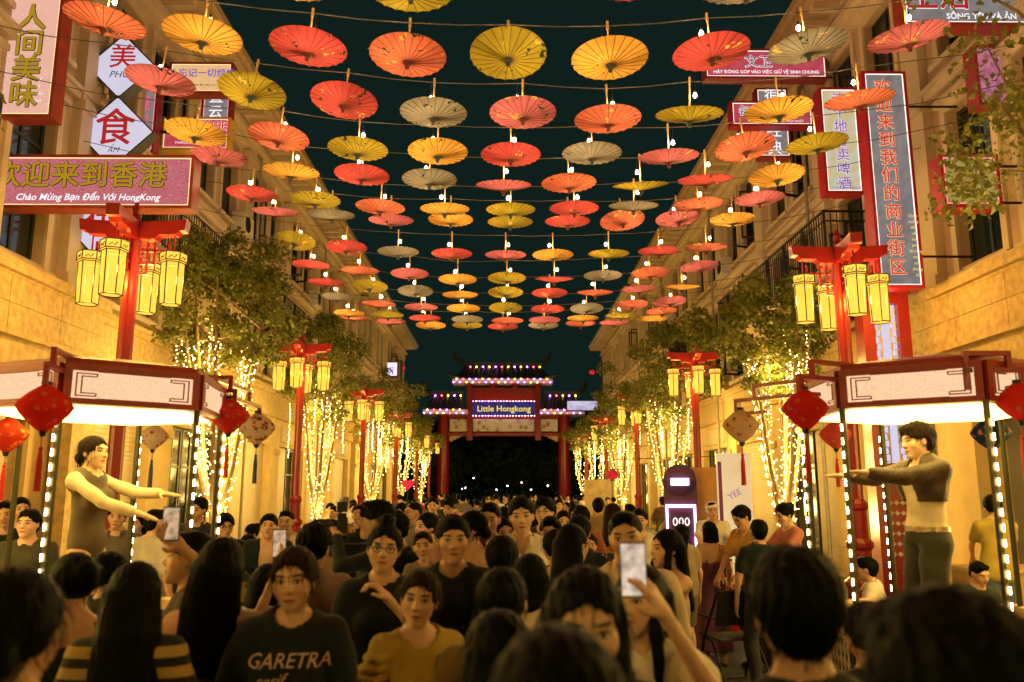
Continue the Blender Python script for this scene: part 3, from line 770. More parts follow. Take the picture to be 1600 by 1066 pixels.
# projecting stone shopfront canopy on both near corners
for sx, y1, mk in ((-1, 13.8, mkL), (1, 14.7, mkR)):
    nblk = int((y1 - .4) / 1.25); bl_ = (y1 - .4) / nblk
    for k in range(nblk):
        for zz0, zz1, of_ in ((4.105, 4.478, 0), (4.486, 4.858, .0)): mk('stone_block', [(FX - .36, FX - .30, .4 + k * bl_ + .006, .4 + (k + 1) * bl_ - .006, zz0, zz1)], STONE)
    mk('shopfront_canopy', [(FX - .335, FX - .101, .4, y1, 4.10, 4.86), (FX - .36, FX - .18, .4, y1, 4.862, 4.90), (FX - .46, FX - .245, .38, y1 + .04, 4.90, 5.06), (FX - .42, FX - .101, .4, y1 + .02, 4.02, 4.10), (FX - .30, FX - .101, .4, y1 - .3, 3.30, 4.018)], STONE)
    mk('corner_pier', [(FX - .38, FX - .061, y1 - .75, y1 - .02, .12, 3.298), (FX - .44, FX - .062, y1 - .8, y1 + .03, .12, .6)], STONE)
# rainwater pipes and air-conditioners on the long fronts
PIPE = mat('downpipe_grey', (.30, .27, .21), .5, .2, .2, 6); ACW = mat('aircon_white', (.55, .52, .45), .5, 0, .15, 6)
for sx, bd, ys in ((-1, bL, (13.45, 22.05, 30.65)), (1, bR, (17.75, 26.35, 34.95))):
    for y in ys:
        q = MB(); q.tube([(-sx * .30, y - .2, .35), (-sx * .30, y - .2, 4.0), (-sx * .30, y - .2, 11.1)], .045, 8); q.tube([(-sx * .30, y - .2, 11.0), (-sx * .1, y - .2, 11.3)], .045, 8); q.build('downpipe', PIPE, bd)
for sx, bd, ys in ((-1, bL, (20.9, 29.5)), (1, bR, (25.0, 33.5))):
    for y in ys:
        q = MB(); q.box((-sx * .2, y, 8.75), (.34, .8, .55)); ac = q.build('air_conditioner', ACW, bd)
        q = MB(); q.lathe([(.20, 0), (.22, .012)], (0, 0, 0), 14); g_ = q.build('fan_grille', IRON, ac); g_.location = (-sx * .372, y - .1, 8.75); g_.rotation_euler.y = -sx * PI / 2
# ------------------------------------------------------------------ gate at the end of the street
GY = 62.0
def gpt(px, py): return at(px, py, GY)
gate = thing('paifang_gate', 'red paifang gate with tiled roofs and LITTLE HONGKONG banner at the street end', 'gate', (0, GY, 0))
def gm(nm, m, fn, par=None, smooth=False, mats=None):
    q = MB(); fn(q); q.v = [(x, y - GY, z) for x, y, z in q.v]; return q.build(nm, m, par or gate, smooth, mats)
TILE = mat('roof_tile_dark', (.035, .045, .042), .4, 0, .3, 5, .2, 40)
GX = 0.0
for sx in (-1, 1):
    gm('column', RED, lambda q: (q.lathe([(.56, 0), (.56, .5), (.46, .6), (.44, 7.4), (.56, 7.5), (.56, 7.75)], (sx * 4.55, GY, 0), 20)), smooth=True)
    gm('hanging_post', RED, lambda q: q.bx(sx * 2.55 - .21, sx * 2.55 + .21, GY - .62, GY - .2, 5.6, 10.05))
    gm('corner_bracket', mat('gate_bracket', (.55, .42, .26), .6), lambda q: [q.bx(sx * (3.95 - i * .24) - .12, sx * (3.95 - i * .24) + .12, GY - .1, GY + .1, 5.55 + i * .12, 6.12) for i in range(5)])
gm('beam', RED, lambda q: (q.bx(-4.3, 4.3, GY - .25, GY + .25, 5.95, 6.2), q.bx(-4.3, 4.3, GY - .22, GY + .22, 7.25, 7.6), q.bx(-2.35, 2.35, GY - .32, GY + .2, 8.55, 9.55)))
def frieze_mat():
    m = mat('frieze_painted', (.55, .52, .48), .6, 0, .1, 3); t = m.node_tree; bb = t.nodes['Principled BSDF']
    tc = t.nodes.new('ShaderNodeTexCoord').outputs['Object']; v = t.nodes.new('ShaderNodeTexVoronoi'); v.inputs['Scale'].default_value = 2.2; t.links.new(tc, v.inputs[0])
    f = nramp(t, v.outputs['Distance'], [(.16, (.55, .10, .05)), (.24, (.35, .36, .40)), (.5, (.62, .60, .56))]); t.links.new(f, bb.inputs['Base Color']); return m
FRZ = frieze_mat()
for x0, x1 in ((-4.05, -2.78), (-2.3, 2.3), (2.78, 4.05)):
    gm('frieze_panel', FRZ, lambda q: q.bx(x0, x1, GY - .35, GY - .25, 6.28, 7.2))
bn = gm('banner', glow('banner_purple', (.045, .035, .16), 1.0, .4, 2), lambda q: q.bx(-2.33, 2.33, GY - .5, GY - .34, 7.45, 8.5))
def thick(me, d, n=8):
    """the letters repeated a little to each side, for heavier strokes"""
    k = len(me.vertices); V = np.empty(k * 3); me.vertices.foreach_get('co', V); V = V.reshape(-1, 3); P_ = [list(p.vertices) for p in me.polygons]; vs = []; fs = []
    for i in range(n):
        a = 2 * PI * i / n; vs.append(V + (math.cos(a) * d, math.sin(a) * d, .0004 * i)); fs += [[v + i * k for v in p] for p in P_]
    m2 = bpy.data.meshes.new('lettering'); m2.from_pydata(np.concatenate(vs).tolist(), [], fs); return m2
def lettering(body, size, m, loc, parent, off=(0, 0, 0), shear=0, bold=0, rz=0, ext=.004, sxz=(1, 1), name='lettering'):
    cjk = any(ord(ch) > 0x2e80 for ch in body); me = text_mesh(body, size, ext, shear, 'CENTER', 0 if cjk else min(bold, size * .02))
    me = thick(me, bold * .8, 6) if cjk and bold else me.copy()
    me.materials.append(m)
    o = link(name, me, parent); o.location = Vector(loc) - Vector(off); o.rotation_euler = (PI / 2, 0, rz); o.scale = (sxz[0], sxz[1], 1); return o
YEL = glow('letters_yellow', (1, .72, .12), 1.1)
lettering('Little Hongkong', .62, YEL, (0, GY - .52, 7.95), bn, (0, GY, 0), bold=.006)
LEDP = glow('led_purple', (.55, .16, 1.0), 11.0); LEDW = glow('led_warm', (1.0, .62, .25), 10.0); LEDR = glow('led_red', (1.0, .06, .12), 8.0); LEDG = glow('led_gold', (1.0, .55, .05), 9.0)
EAVE = mat('eave_lilac_white', (.66, .56, .62), .5, 0, .12, 2)
def roof(x0, x1, ze, zr, inset, nm, curl=True):
    # tiled slope with a rib for every tile course, front and back
    def f(q):
        for s_ in (-1, 1):
            q.add([(x0, GY + s_ * 1.25, ze), (x1, GY + s_ * 1.25, ze), (x1 - inset, GY + s_ * .1, zr), (x0 + inset, GY + s_ * .1, zr)], [(0, 1, 2, 3)])
        q.add([(x0, GY - 1.25, ze), (x0 + inset, GY - .1, zr), (x0 + inset, GY + .1, zr), (x0, GY + 1.25, ze)], [(0, 1, 2, 3)])
        q.add([(x1, GY - 1.25, ze), (x1 - inset, GY - .1, zr), (x1 - inset, GY + .1, zr), (x1, GY + 1.25, ze)], [(0, 1, 2, 3)])
    rf = gm(nm, TILE, f)
    n = int((x1 - x0) / .24)
    def ribs(q):
        for i in range(n):
            x = x0 + .12 + i * .24; t0 = 0
            a = x + (0); xr = x0 + inset + (x - x0) / (x1 - x0) * (x1 - x0 - 2 * inset)
            q.tube([(x, GY - 1.28, ze + .05), ((x + xr) / 2, GY - .72, (ze + zr) / 2 + .0), (xr, GY - .12, zr + .06)], .06, 5)
    gm('tile_course', TILE, ribs, rf)
    gm('eave_board', EAVE, lambda q: (q.bx(x0 - .1, x1 + .1, GY - 1.36, GY + 1.36, ze - .34, ze - .02),), rf)
    def ridge(q):
        q.bx(x0 + inset - .1, x1 - inset + .1, GY - .16, GY + .16, zr - .05, zr + .36)
        for s_, xe in ((-1, x0 + inset), (1, x1 - inset)):
            if not curl and ((s_ < 0) == (x0 > 0)): continue
            q.tube([(xe, GY, zr + .2), (xe + s_ * .35, GY, zr + .35), (xe + s_ * .7, GY, zr + .75), (xe + s_ * .78, GY, zr + 1.05), (xe + s_ * .55, GY, zr + 1.2), (xe + s_ * .4, GY, zr + 1.0)], [.2, .17, .14, .11, .07, .03], 7)
            for k in range(4): q.tube([(xe + s_ * (.2 + .17 * k), GY, zr + .3 + .16 * k), (xe + s_ * (.05 + .15 * k), GY, zr + .62 + .17 * k)], [.07, .01], 5)
            q.tube([(xe - s_ * inset + s_ * inset * 1.0, GY - 1.2, ze), (xe + s_ * inset + s_ * .35, GY - 1.3, ze + .25), (xe + s_ * inset + s_ * .6, GY - 1.3, ze + .75)], [.1, .09, .03], 6)
    gm('ridge', TILE, ridge, rf)
    def lights(q):
        rr = random.Random(int(x0 * 10)); k = 0; x = x0
        while x < x1:
            q.cur = (0, 1, 0, 2, 3)[k % 5]; q.ball((x, GY - 1.42, ze - .30 + .26 * (k % 2)), .045, 6, 4)
            if x0 + inset < x < x1 - inset and k % 2: q.cur = (3, 0, 2, 3, 0)[(k // 2) % 5]; q.ball((x, GY - .30, zr - .02), .06, 6, 4)
            x += .24; k += 1
    gm('string_of_lights', None, lights, rf, mats=[LEDP, LEDW, LEDR, LEDG])
roof(-3.75, 3.55, 10.15, 11.2, .75, 'upper_roof')
roof(-5.9, -2.78, 7.85, 9.0, .35, 'side_roof', False); roof(2.78, 5.9, 7.85, 9.0, .35, 'side_roof', False)
for x in (-2.55, -.8, .85, 2.55): gm('roof_bracket', RED, lambda q: (q.bx(x - .14, x + .14, GY - .9, GY - .2, 9.55, 9.68), q.bx(x - .3, x + .3, GY - 1.1, GY - .2, 9.68, 9.808)))
gm('banner_light', None, lambda q: [(setattr(q, 'cur', k % 2), q.ball((-2.3 + k * .23, GY - .56, z), .035, 6, 4)) for z in (7.43, 8.53) for k in range(21)], mats=[LEDP, LEDW])
# dark park beyond the gate
b = MB(); rr = random.Random(5)
LEAFN = mat('park_foliage', (.07, .11, .06), .7, 0, .4, 3)
def far_tree(x, y, h, rad, i):
    r = np.random.default_rng(i); n = 1800
    e = thing('park_tree', ['broad dark park tree beyond the gate, low crown', 'tall dark park tree beyond the gate with narrow crown'][h > 9], 'tree', (x, y, 0), group='dark park trees beyond the gate %s' % ('tall' if h > 9 else 'broad'))
    q = MB(); q.tube([(0, 0, 0), (.1, 0, h * .3), (0, 0, h * .6)], [.22, .16, .08], 6); q.build('trunk', mat('bark_dark', (.05, .04, .03), .9), e)
    c = r.normal(size=(n, 3)); c /= np.linalg.norm(c, axis=1)[:, None]; c *= (r.random((n, 1)) ** .4); c = c * (rad, rad, h * .32) + (0, 0, h * .66)
    u = r.normal(size=(n, 3)) * .22; v = r.normal(size=(n, 3)) * .22
    vs = np.stack([c - u, c + v, c + u, c - v], 1).reshape(-1, 3); fs = np.arange(n * 4).reshape(-1, 4)
    o = link('crown', np_mesh('crown', [(vs, fs)], LEAFN), e); stuff(o)
for i, (x, y, h, rad) in enumerate([(-15, 84, 8, 3.5), (-9, 90, 7, 3), (-3.5, 96, 8, 3), (2.5, 88, 6.5, 2.6), (8, 94, 10, 3), (14, 86, 8, 3.4), (-20, 92, 10.5, 3.5), (20, 92, 11, 3.4), (-6.5, 100, 11, 4), (0, 103, 12, 4.2), (5.5, 101, 11, 4), (11.5, 104, 12, 4), (-12.5, 103, 12, 4), (-1, 92, 7.5, 3), (-6, 86, 6.5, 2.6), (6, 85, 6, 2.6)]): far_tree(x, y, h, rad, i)
PLB = glow('park_lamp', (1, .85, .5), 16.0)
for i, (px, py) in enumerate([(727, 763), (740, 748), (793, 760), (815, 755), (830, 766), (856, 760), (722, 765), (776, 766)]):
    p = at(px, py, 72); q = MB(); q.tube([(0, 0, 0), (0, 0, p.z)], .03, 5); q.tube([(0, 0, 0), (0, 0, .15)], .1, 6)
    e = tag(link('path_light', None, None, (p.x, 72, 0)), 'small white garden light on a thin post in the dark park', 'lamp', 'park lights beyond the gate'); q.build('post', IRON, e)
    q = MB(); q.ball((0, 0, p.z + .04), .05, 8, 5); q.build('bulb', PLB, e)
# low hedge closing the view
q = MB(); rr2 = np.random.default_rng(3); n = 6000
c = rr2.random((n, 3)) * (60, 2, 3.4) + (-30, 101, .0); u = rr2.normal(size=(n, 3)) * .2; v = rr2.normal(size=(n, 3)) * .2
vs = np.stack([c - u, c + v, c + u, c - v], 1).reshape(-1, 3)
stuff(tag(link('hedge', np_mesh('hedge', [(vs, np.arange(n * 4).reshape(-1, 4))], LEAFN)), 'long low dark hedge across the park behind the gate', 'hedge'))
# ------------------------------------------------------------------ street lamps
LANT = glow('lantern_glass', (1.0, .53, .06), 1.8, .10, 2.5)
_t = LANT.node_tree; _mx = _t.nodes.new('ShaderNodeMixShader'); _mx.inputs[0].default_value = .30      # frosted glass: part of the bulb's light passes straight through
_tr = _t.nodes.new('ShaderNodeBsdfTransparent'); _tr.inputs[0].default_value = (1, .85, .55, 1)
_t.links.new(_t.nodes['Emission'].outputs[0], _mx.inputs[1]); _t.links.new(_tr.outputs[0], _mx.inputs[2]); _t.links.new(_mx.outputs[0], _t.nodes['Material Output'].inputs[0])
def lantern_light(e, c):
    l = bpy.data.lights.new('lantern_light', 'POINT'); l.energy = 92; l.color = (1.0, .67, .165); l.shadow_soft_size = .06; o = bpy.data.objects.new('lantern_light', l); C.objects.link(o); o.parent = e; o.location = (c.x, c.y, 4.6)
def lamp_proto():
    e = thing('street_lamp', 'x', 'street lamp')
    q = MB(); q.lathe([(.26, 0), (.26, .12), (.21, .16), (.21, .42), (.24, .46), (.24, .52), (.17, .58), (.15, .95), (.19, 1.0), (.19, 1.06), (.13, 1.12), (.125, 1.5), (.155, 1.54), (.155, 1.60), (.105, 1.66)], (0, 0, 0), 12); q.build('base', RED, e)
    q = MB()
    n = 16; pr = []
    for z in (1.6, 5.15):          # fluted shaft
        pr.append([((.098 if k % 2 else .086) * math.cos(2 * PI * k / n), (.098 if k % 2 else .086) * math.sin(2 * PI * k / n), z) for k in range(n)])
    q.add(pr[0] + pr[1], [(k, (k + 1) % n, n + (k + 1) % n, n + k) for k in range(n)] + [tuple(range(n, 2 * n))]); q.build('shaft', RED, e)
    q = MB(); q.lathe([(.05, 5.42), (.075, 5.46), (.04, 5.52), (.06, 5.58), (.02, 5.68)], (0, 0, 0), 8); q.build('finial', RED, e)
    for k in range(4):
        a = k * PI / 2; M3 = Matrix.Rotation(a, 3, 'Z')
        q = MB()      # roof-beam shaped arm: stepped underside, upturned tip
        pf = [(0.0, 5.14), (.30, 5.14), (.36, 5.20), (.58, 5.21), (.63, 5.26), (.70, 5.27), (.72, 5.42), (.5, 5.40), (.0, 5.38)]
        vs = [M3 @ Vector((x, s_ * .085, z)) for s_ in (-1, 1) for x, z in pf]; m_ = len(pf)
        q.add(vs, [tuple(range(m_))[::-1], tuple(range(m_, 2 * m_))] + [(i, (i + 1) % m_, m_ + (i + 1) % m_, m_ + i) for i in range(m_)])
        arm = q.build('arm', RED, e)
        q = MB()      # fretwork under the arm
        for (x0, x1, z0, z1) in ((.10, .50, 4.98, 5.01), (.10, .30, 4.80, 4.83), (.28, .31, 4.80, 5.12), (.47, .50, 4.98, 5.12), (.18, .21, 4.98, 5.12), (.10, .20, 4.66, 4.69), (.18, .21, 4.66, 4.80)):
            q.box(M3 @ Vector(((x0 + x1) / 2, 0, (z0 + z1) / 2)), (x1 - x0, .03, z1 - z0), M3)
        q.build('fretwork', RED, arm)
        # hanging lantern
        c = M3 @ Vector((.55, 0, 0)); q = MB(); q.lathe([(.136, 4.25), (.148, 4.82), (.172, 4.84), (.172, 4.95)], (c.x, c.y, 0), 6, a0=.3, cap=True)
        ln = q.build('lantern', LANT, e)
        q = MB()
        for j in range(6):
            t = .3 + j * PI / 3; u = Vector((math.cos(t), math.sin(t), 0)); t2 = t + PI / 3; u2 = Vector((math.cos(t2), math.sin(t2), 0))
            q.tube([c + u * .138 + Vector((0, 0, 4.24)), c + u * .151 + Vector((0, 0, 4.83))], .0085, 4); q.tube([c + u * .175 + Vector((0, 0, 4.83)), c + u * .175 + Vector((0, 0, 4.96))], .0085, 4)
            for rr_, z in ((.140, 4.245), (.152, 4.82), (.176, 4.84), (.176, 4.955)): q.tube([c + u * rr_ + Vector((0, 0, z)), c + u2 * rr_ + Vector((0, 0, z))], .009, 4)
            md = (u + u2) / 2; sd = (u2 - u); 
            q.tube([c + md * .177 + sd * .05 + Vector((0, 0, 4.91)), c + md * .177 + sd * .015 + Vector((0, 0, 4.865)), c + md * .177 - sd * .015 + Vector((0, 0, 4.90)), c + md * .177 - sd * .05 + Vector((0, 0, 4.865))], .007, 4)
        q.build('frame', BLACK, ln)
        lantern_light(ln, c)
        q = MB(); q.tube([c + Vector((0, 0, 4.95)), c + Vector((0, 0, 5.2))], .012, 5); q.build('hanger', RED, ln)
    return e
lp = lamp_proto(); first = True
LAMPS = [(-1, 1.3, .03), (1, 2.4, -.03), (-1, 10.8, .03), (-1, 20.3, .03), (-1, 29.6, .03), (-1, 38.8, .03), (-1, 48.2, .03), (-1, 56.0, .03), (1, 11.9, -.03), (1, 21.5, -.03), (1, 31.2, -.03), (1, 40.8, -.03), (1, 50.2, -.03)]  # first two posts continue the row out of view, added for their light
nn = {(-1, 1): 'under the pink welcome sign', (1, 1): 'in front of the tall grey vertical sign', (-1, 0): 'behind the woman\'s stage, by the shuttered shops', (1, 0): 'added out of view beside the loose-leaved tree'}
cnt = {-1: 0, 1: 0}
ordw = ['first', 'second', 'third', 'fourth', 'fifth', 'sixth']
for sx, y, rz in LAMPS:
    o = lp if first else copy_tree(lp); first = False
    o.location = (sx * 5.05, y, .12); o.rotation_euler.z = rz; k = cnt[sx]; cnt[sx] += 1
    sd = 'cream shophouse side' if sx < 0 else 'peach shophouse side'
    o['label'] = 'red lamp post with four glowing lanterns ' + (nn[(sx, k)] if k < 2 else 'on the %s, %s beyond the stages' % (sd, ordw[k - 1])); o['group'] = 'red lantern lamp posts along the street'

# ------------------------------------------------------------------ trees wrapped in fairy lights
def leaf_mat(key, col):
    if key in MATS: return MATS[key]
    m = bpy.data.materials.new(key); m.use_nodes = True; t = m.node_tree; b_ = t.nodes['Principled BSDF']
    g_ = t.nodes.new('ShaderNodeTexCoord').outputs['Object']
    c = nramp(t, nnoise(t, 7, 2, g_), [(.3, tuple(v * .55 for v in col)), (.55, col), (.75, (col[0] * 1.7, col[1] * 1.35, col[2]))])
    t.links.new(c, b_.inputs['Base Color']); b_.inputs['Roughness'].default_value = .5
    tr = t.nodes.new('ShaderNodeBsdfTranslucent'); t.links.new(c, tr.inputs[0]); mx = t.nodes.new('ShaderNodeMixShader'); mx.inputs[0].default_value = .35
    t.links.new(b_.outputs[0], mx.inputs[1]); t.links.new(tr.outputs[0], mx.inputs[2]); t.links.new(mx.outputs[0], t.nodes['Material Output'].inputs[0])
    MATS[key] = m; return m
LEAF = leaf_mat('leaf_green', (.155, .165, .028)); BARK = mat('bark', (.22, .15, .08), .9, 0, .3, 12, .6, 40)
FAIRY = glow('fairy_bulb', (1.0, .58, .15), 17.0, pick=False)
def leaves(r, cs, n, size):
    """cs: clumps (centre, radius); leaf = folded diamond of two quads' worth of faces"""
    w_ = np.array([c[1] ** 2 for c in cs]); w_ /= w_.sum(); k = r.choice(len(cs), n, p=w_)
    d = r.normal(size=(n, 3)); d /= np.linalg.norm(d, axis=1)[:, None]; d *= r.random((n, 1)) ** .45
    P = np.array([c[0] for c in cs])[k] + d * np.array([c[1] for c in cs])[k][:, None] * (1, 1, .75)
    u = r.normal(size=(n, 3)) + (0, 0, -.5); u /= np.linalg.norm(u, axis=1)[:, None]; q = r.normal(size=(n, 3)); v = np.cross(u, q); v /= np.linalg.norm(v, axis=1)[:, None]
    s = size * (.6 + .8 * r.random((n, 1))); nn_ = np.cross(u, v) * .18
    a = P; b_ = P + (u * .45 + v * .38 + nn_) * s; c = P + u * s; d2 = P + (u * .45 - v * .38 + nn_) * s
    return np.stack([a, b_, c, d2], 1).reshape(-1, 3), np.arange(n * 4).reshape(-1, 4)
def tree(x, y, label, seed,  h=6.4, spread=1.25, nl=6500, lit=True, stems=5, zc=4.0, z0=.12, dens=1.0, dirx=0.0, ls=.088):
    r = np.random.default_rng(seed); rr = random.Random(seed)
    e = thing('street_tree', label, 'tree', (x, y, z0), group='young trees wrapped in fairy lights'); q = MB(); ends = []; paths = []
    fk = .9 + rr.random() * .3
    base = [Vector((0, 0, 0)), Vector((.02, 0, fk))]
    q.tube([(0, 0, 0), (.01, .0, .3), (.02, 0, fk)], [.15, .12, .11], 8); paths += [[Vector((0, 0, .05)), Vector((.02, 0, fk)), .12]] * 3
    for i in range(stems):
        a = 2 * PI * i / stems + rr.uniform(-.3, .3); sp = spread * rr.uniform(.28, .45)
        p1 = Vector((.02, 0, fk)); p2 = Vector((math.cos(a) * sp * .55, math.sin(a) * sp * .55, fk + 1.2)); p3 = Vector((math.cos(a) * sp + dirx * .4, math.sin(a) * sp, zc - .2)); p4 = Vector((math.cos(a) * sp * 1.6 + dirx, math.sin(a) * sp * 1.6, zc + (h - zc) * rr.uniform(.45, .8)))
        q.tube([p1, p2, p3, p4], [.06, .048, .032, .012], 6); paths += [[p1, p2, .062], [p2, p3, .05], [p3, p3 + (p4 - p3) * .35, .04]]; ends.append(p4)
        for j in range(3):
            t0 = p3 + (p4 - p3) * rr.uniform(0, .8); t1 = t0 + Vector((rr.uniform(-1, 1) * spread * .8 + dirx * .5, rr.uniform(-1, 1) * spread * .8, rr.uniform(.1, .9))); q.tube([t0, (t0 + t1) / 2 + Vector((0, 0, .08)), t1], [.02, .013, .005], 5); ends.append(t1)
    q.build('trunk', BARK, e)
    cs = [(np.array(p), rr.uniform(.2, .38) * spread / 1.25) for p in ends]
    for k in range(26):
        a = rr.uniform(0, 2 * PI); f = rr.random() ** .5; zz = rr.uniform(zc - .25, h); wz = math.sin(PI * min(1, max(.12, (zz - zc + .7) / (h - zc + 1.0))))
        cs.append((np.array((math.cos(a) * f * spread * wz + dirx, math.sin(a) * f * spread * wz, zz)), rr.uniform(.16, .36) * spread / 1.25))
    o = link('crown', np_mesh('crown', [leaves(r, cs, int(nl * dens), ls)], LEAF), e); stuff(o)
    if lit:
        s = thing('fairy_lights', 'warm fairy lights on the ' + label.replace('young lit ', ''), 'fairy lights', (x, y, z0), group='fairy light strings on the trees')
        q = MB(); cbl = MB()
        oct_ = [(1, 0, 0), (0, 1, 0), (-1, 0, 0), (0, -1, 0), (0, 0, 1), (0, 0, -1)]; of = [(0, 1, 4), (1, 2, 4), (2, 3, 4), (3, 0, 4), (1, 0, 5), (2, 1, 5), (3, 2, 5), (0, 3, 5)]
        br = .0115 if y < 20 else .0135 if y < 30 else .017
        for p0, p1, rad in paths:
            L = (p1 - p0).length; n = max(3, int(L * (40 if y < 20 else 15 if y < 30 else 8))); cp = []
            ax = (p1 - p0).normalized(); u = ax.orthogonal().normalized(); v = ax.cross(u)
            for k in range(n):
                t = k / n; a = t * L * 34 + rr.random() * 2.2; c = p0 + (p1 - p0) * t + (u * math.cos(a) + v * math.sin(a)) * (rad + .02 + .05 * rr.random()); cp.append(c)
                q.add([c + Vector(w_) * br for w_ in oct_], of)
            if len(cp) > 4 and y < 30: cbl.tube(cp[::2], .003, 3, False)
        for k in range(7):      # loose strands dropping through the lower crown
            a = rr.uniform(0, 2 * PI); f = rr.uniform(.15, .6) * spread; c0 = Vector((math.cos(a) * f + dirx * .3, math.sin(a) * f, zc + rr.uniform(0, .8))); ln = rr.uniform(.9, 1.7); cbl.tube([c0, c0 - Vector((0, 0, ln))], .003, 3, False)
            for j in range(int(ln / .07)): c = c0 - Vector((rr.uniform(-.02, .02), rr.uniform(-.02, .02), j * .07)); q.add([c + Vector(w_) * br for w_ in oct_], of)
        b1 = q.build('bulbs', FAIRY, s); stuff(b1)
        for k, z_ in enumerate((1.3, 2.3, 3.2, 4.0)):      # the light the whole string gives off
            l = bpy.data.lights.new('fairy_light', 'POINT'); l.energy = 88; l.color = (1.0, .66, .15); l.shadow_soft_size = .28; lo_ = bpy.data.objects.new('fairy_light', l); C.objects.link(lo_); lo_.parent = s; lo_.location = (.12 * (-1) ** k + dirx * .3, -.1, z_); cbl.build('cable', BLACK, s)
TL = [(-5.15, 14.9, 3, 6.55, 1.45), (-5.2, 23.2, 4, 6.6, 1.5), (-5.2, 32.8, 5, 6.6, 1.5), (-5.2, 42, 6, 6.3, 1.4), (-5.2, 51.5, 7, 6.3, 1.4)]
TR = [(5.2, 15.4, 13, 5.95, 1.35), (5.2, 26.0, 14, 7.0, 1.75), (5.2, 36.6, 15, 6.6, 1.6), (5.2, 46, 16, 6.3, 1.4), (5.2, 54, 17, 6.2, 1.4)]
for lst, sd in ((TL, 'cream shophouse side'), (TR, 'peach shophouse side')):
    for k, (x, y, s_, h, sp) in enumerate(lst):
        tree(x, y, 'young lit tree, %s beyond the stages on the %s' % (ordw[k], sd), s_, h, sp, 9500 if k < 2 else 5500)
tree(6.0, 6.6, 'loose-leaved tree in front of the olive square sign', 31, 6.0, 1.5, 3600, True, 7, 4.2, dirx=-.75, ls=.07)
for x_, y_, l_ in ((-5.3, -3.6, 'young lit tree behind the woman\'s stage, by the shuttered shops'), (5.3, -3.0, 'young lit tree behind the man\'s stage, by the open shop')): tree(x_, y_, l_, 41 + int(x_), 6.3, 1.4, 2500)  # unseen trees added behind the viewer so their strings light the crowd
tree(-6.0, 5.2, 'young lit tree beside the woman\'s stage', 33, 6.3, 1.4, 3000)  # unseen tree added past the frame edge for the light of its string

# ------------------------------------------------------------------ paper umbrellas on wires
COLS = {'R': ('red', (.66, .10, .10)), 'O': ('orange', (.74, .20, .12)), 'P': ('pink', (.60, .17, .21)), 'Y': ('yellow', (.82, .46, .08)), 'L': ('olive', (.42, .35, .035)), 'G': ('grey', (.31, .30, .23))}
def paper(key, col):
    m = bpy.data.materials.new('oiled_paper_' + key.replace(' ', '_')); m.use_nodes = True; t = m.node_tree; t.nodes.remove(t.nodes['Principled BSDF'])
    tc = t.nodes.new('ShaderNodeTexCoord').outputs['Object']; oi = t.nodes.new('ShaderNodeObjectInfo').outputs['Random']
    cb = t.nodes.new('ShaderNodeCombineXYZ'); t.links.new(nmath(t, 'MULTIPLY', oi, 40), cb.inputs[0]); t.links.new(nmath(t, 'MULTIPLY', oi, 17), cb.inputs[1])
    va = t.nodes.new('ShaderNodeVectorMath'); va.operation = 'ADD'; t.links.new(tc, va.inputs[0]); t.links.new(cb.outputs[0], va.inputs[1]); vec = va.outputs[0]
    c = nramp(t, nnoise(t, 5, 5, vec), [(.3, tuple(v * .78 for v in col)), (.7, tuple(min(1, v * 1.12) for v in col))])
    # printed sprays: dark leaves and pale blossoms scattered in a few places
    big = nmath(t, 'GREATER_THAN', nnoise(t, 4.2, 1, vec), .66); f1 = nmath(t, 'GREATER_THAN', nnoise(t, 22, 1, vec), .56)
    c = nmix(t, nmath(t, 'MULTIPLY', big, f1), c, (.02, .05, .03))
    vb = t.nodes.new('ShaderNodeVectorMath'); vb.operation = 'ADD'; t.links.new(vec, vb.inputs[0]); vb.inputs[1].default_value = (3.3, 7.1, 1)
    big2 = nmath(t, 'GREATER_THAN', nnoise(t, 3.8, 1, vb.outputs[0]), .65); f2 = nmath(t, 'GREATER_THAN', nnoise(t, 15, 1, vb.outputs[0]), .55)
    c = nmix(t, nmath(t, 'MULTIPLY', big2, f2), c, (.85, .55, .12))
    d = t.nodes.new('ShaderNodeBsdfDiffuse'); tr = t.nodes.new('ShaderNodeBsdfTranslucent'); t.links.new(c, d.inputs[0]); t.links.new(c, tr.inputs[0])
    mx = t.nodes.new('ShaderNodeMixShader'); mx.inputs[0].default_value = .82; t.links.new(d.outputs[0], mx.inputs[1]); t.links.new(tr.outputs[0], mx.inputs[2]); t.links.new(mx.outputs[0], t.nodes['Material Output'].inputs[0])
    return m
UR = .41; NR = 24
def umb_z(r): return .085 * (r / UR) ** 1.25 - .0 - .02 * max(0, r / UR - .85) * 6 * 0
def canopy_mesh(key):
    q = MB(); rings = [.018, .1, .2, .3, .37, .41]; n = NR * 2
    for r in rings:
        for k in range(n):
            rr_ = r if k % 2 == 0 or r < .35 else r * .985
            q.v.append((rr_ * math.cos(2 * PI * k / n), rr_ * math.sin(2 * PI * k / n), umb_z(r) + (.006 * (r / UR) if k % 2 else 0)))
    for i in range(len(rings) - 1):
        for k in range(n): q.f.append((i * n + k, i * n + (k + 1) % n, (i + 1) * n + (k + 1) % n, (i + 1) * n + k)); q.mi.append(0)
    nm, col = COLS[key]; me = bpy.data.meshes.new('canopy'); me.from_pydata(q.v, [], q.f); me.materials.append(paper(nm, col)); return me
CAN = {k: canopy_mesh(k) for k in COLS}
RIBM = mat('rib_bamboo_dark', (.10, .055, .02), .6, 0, .2, 20)
q = MB()
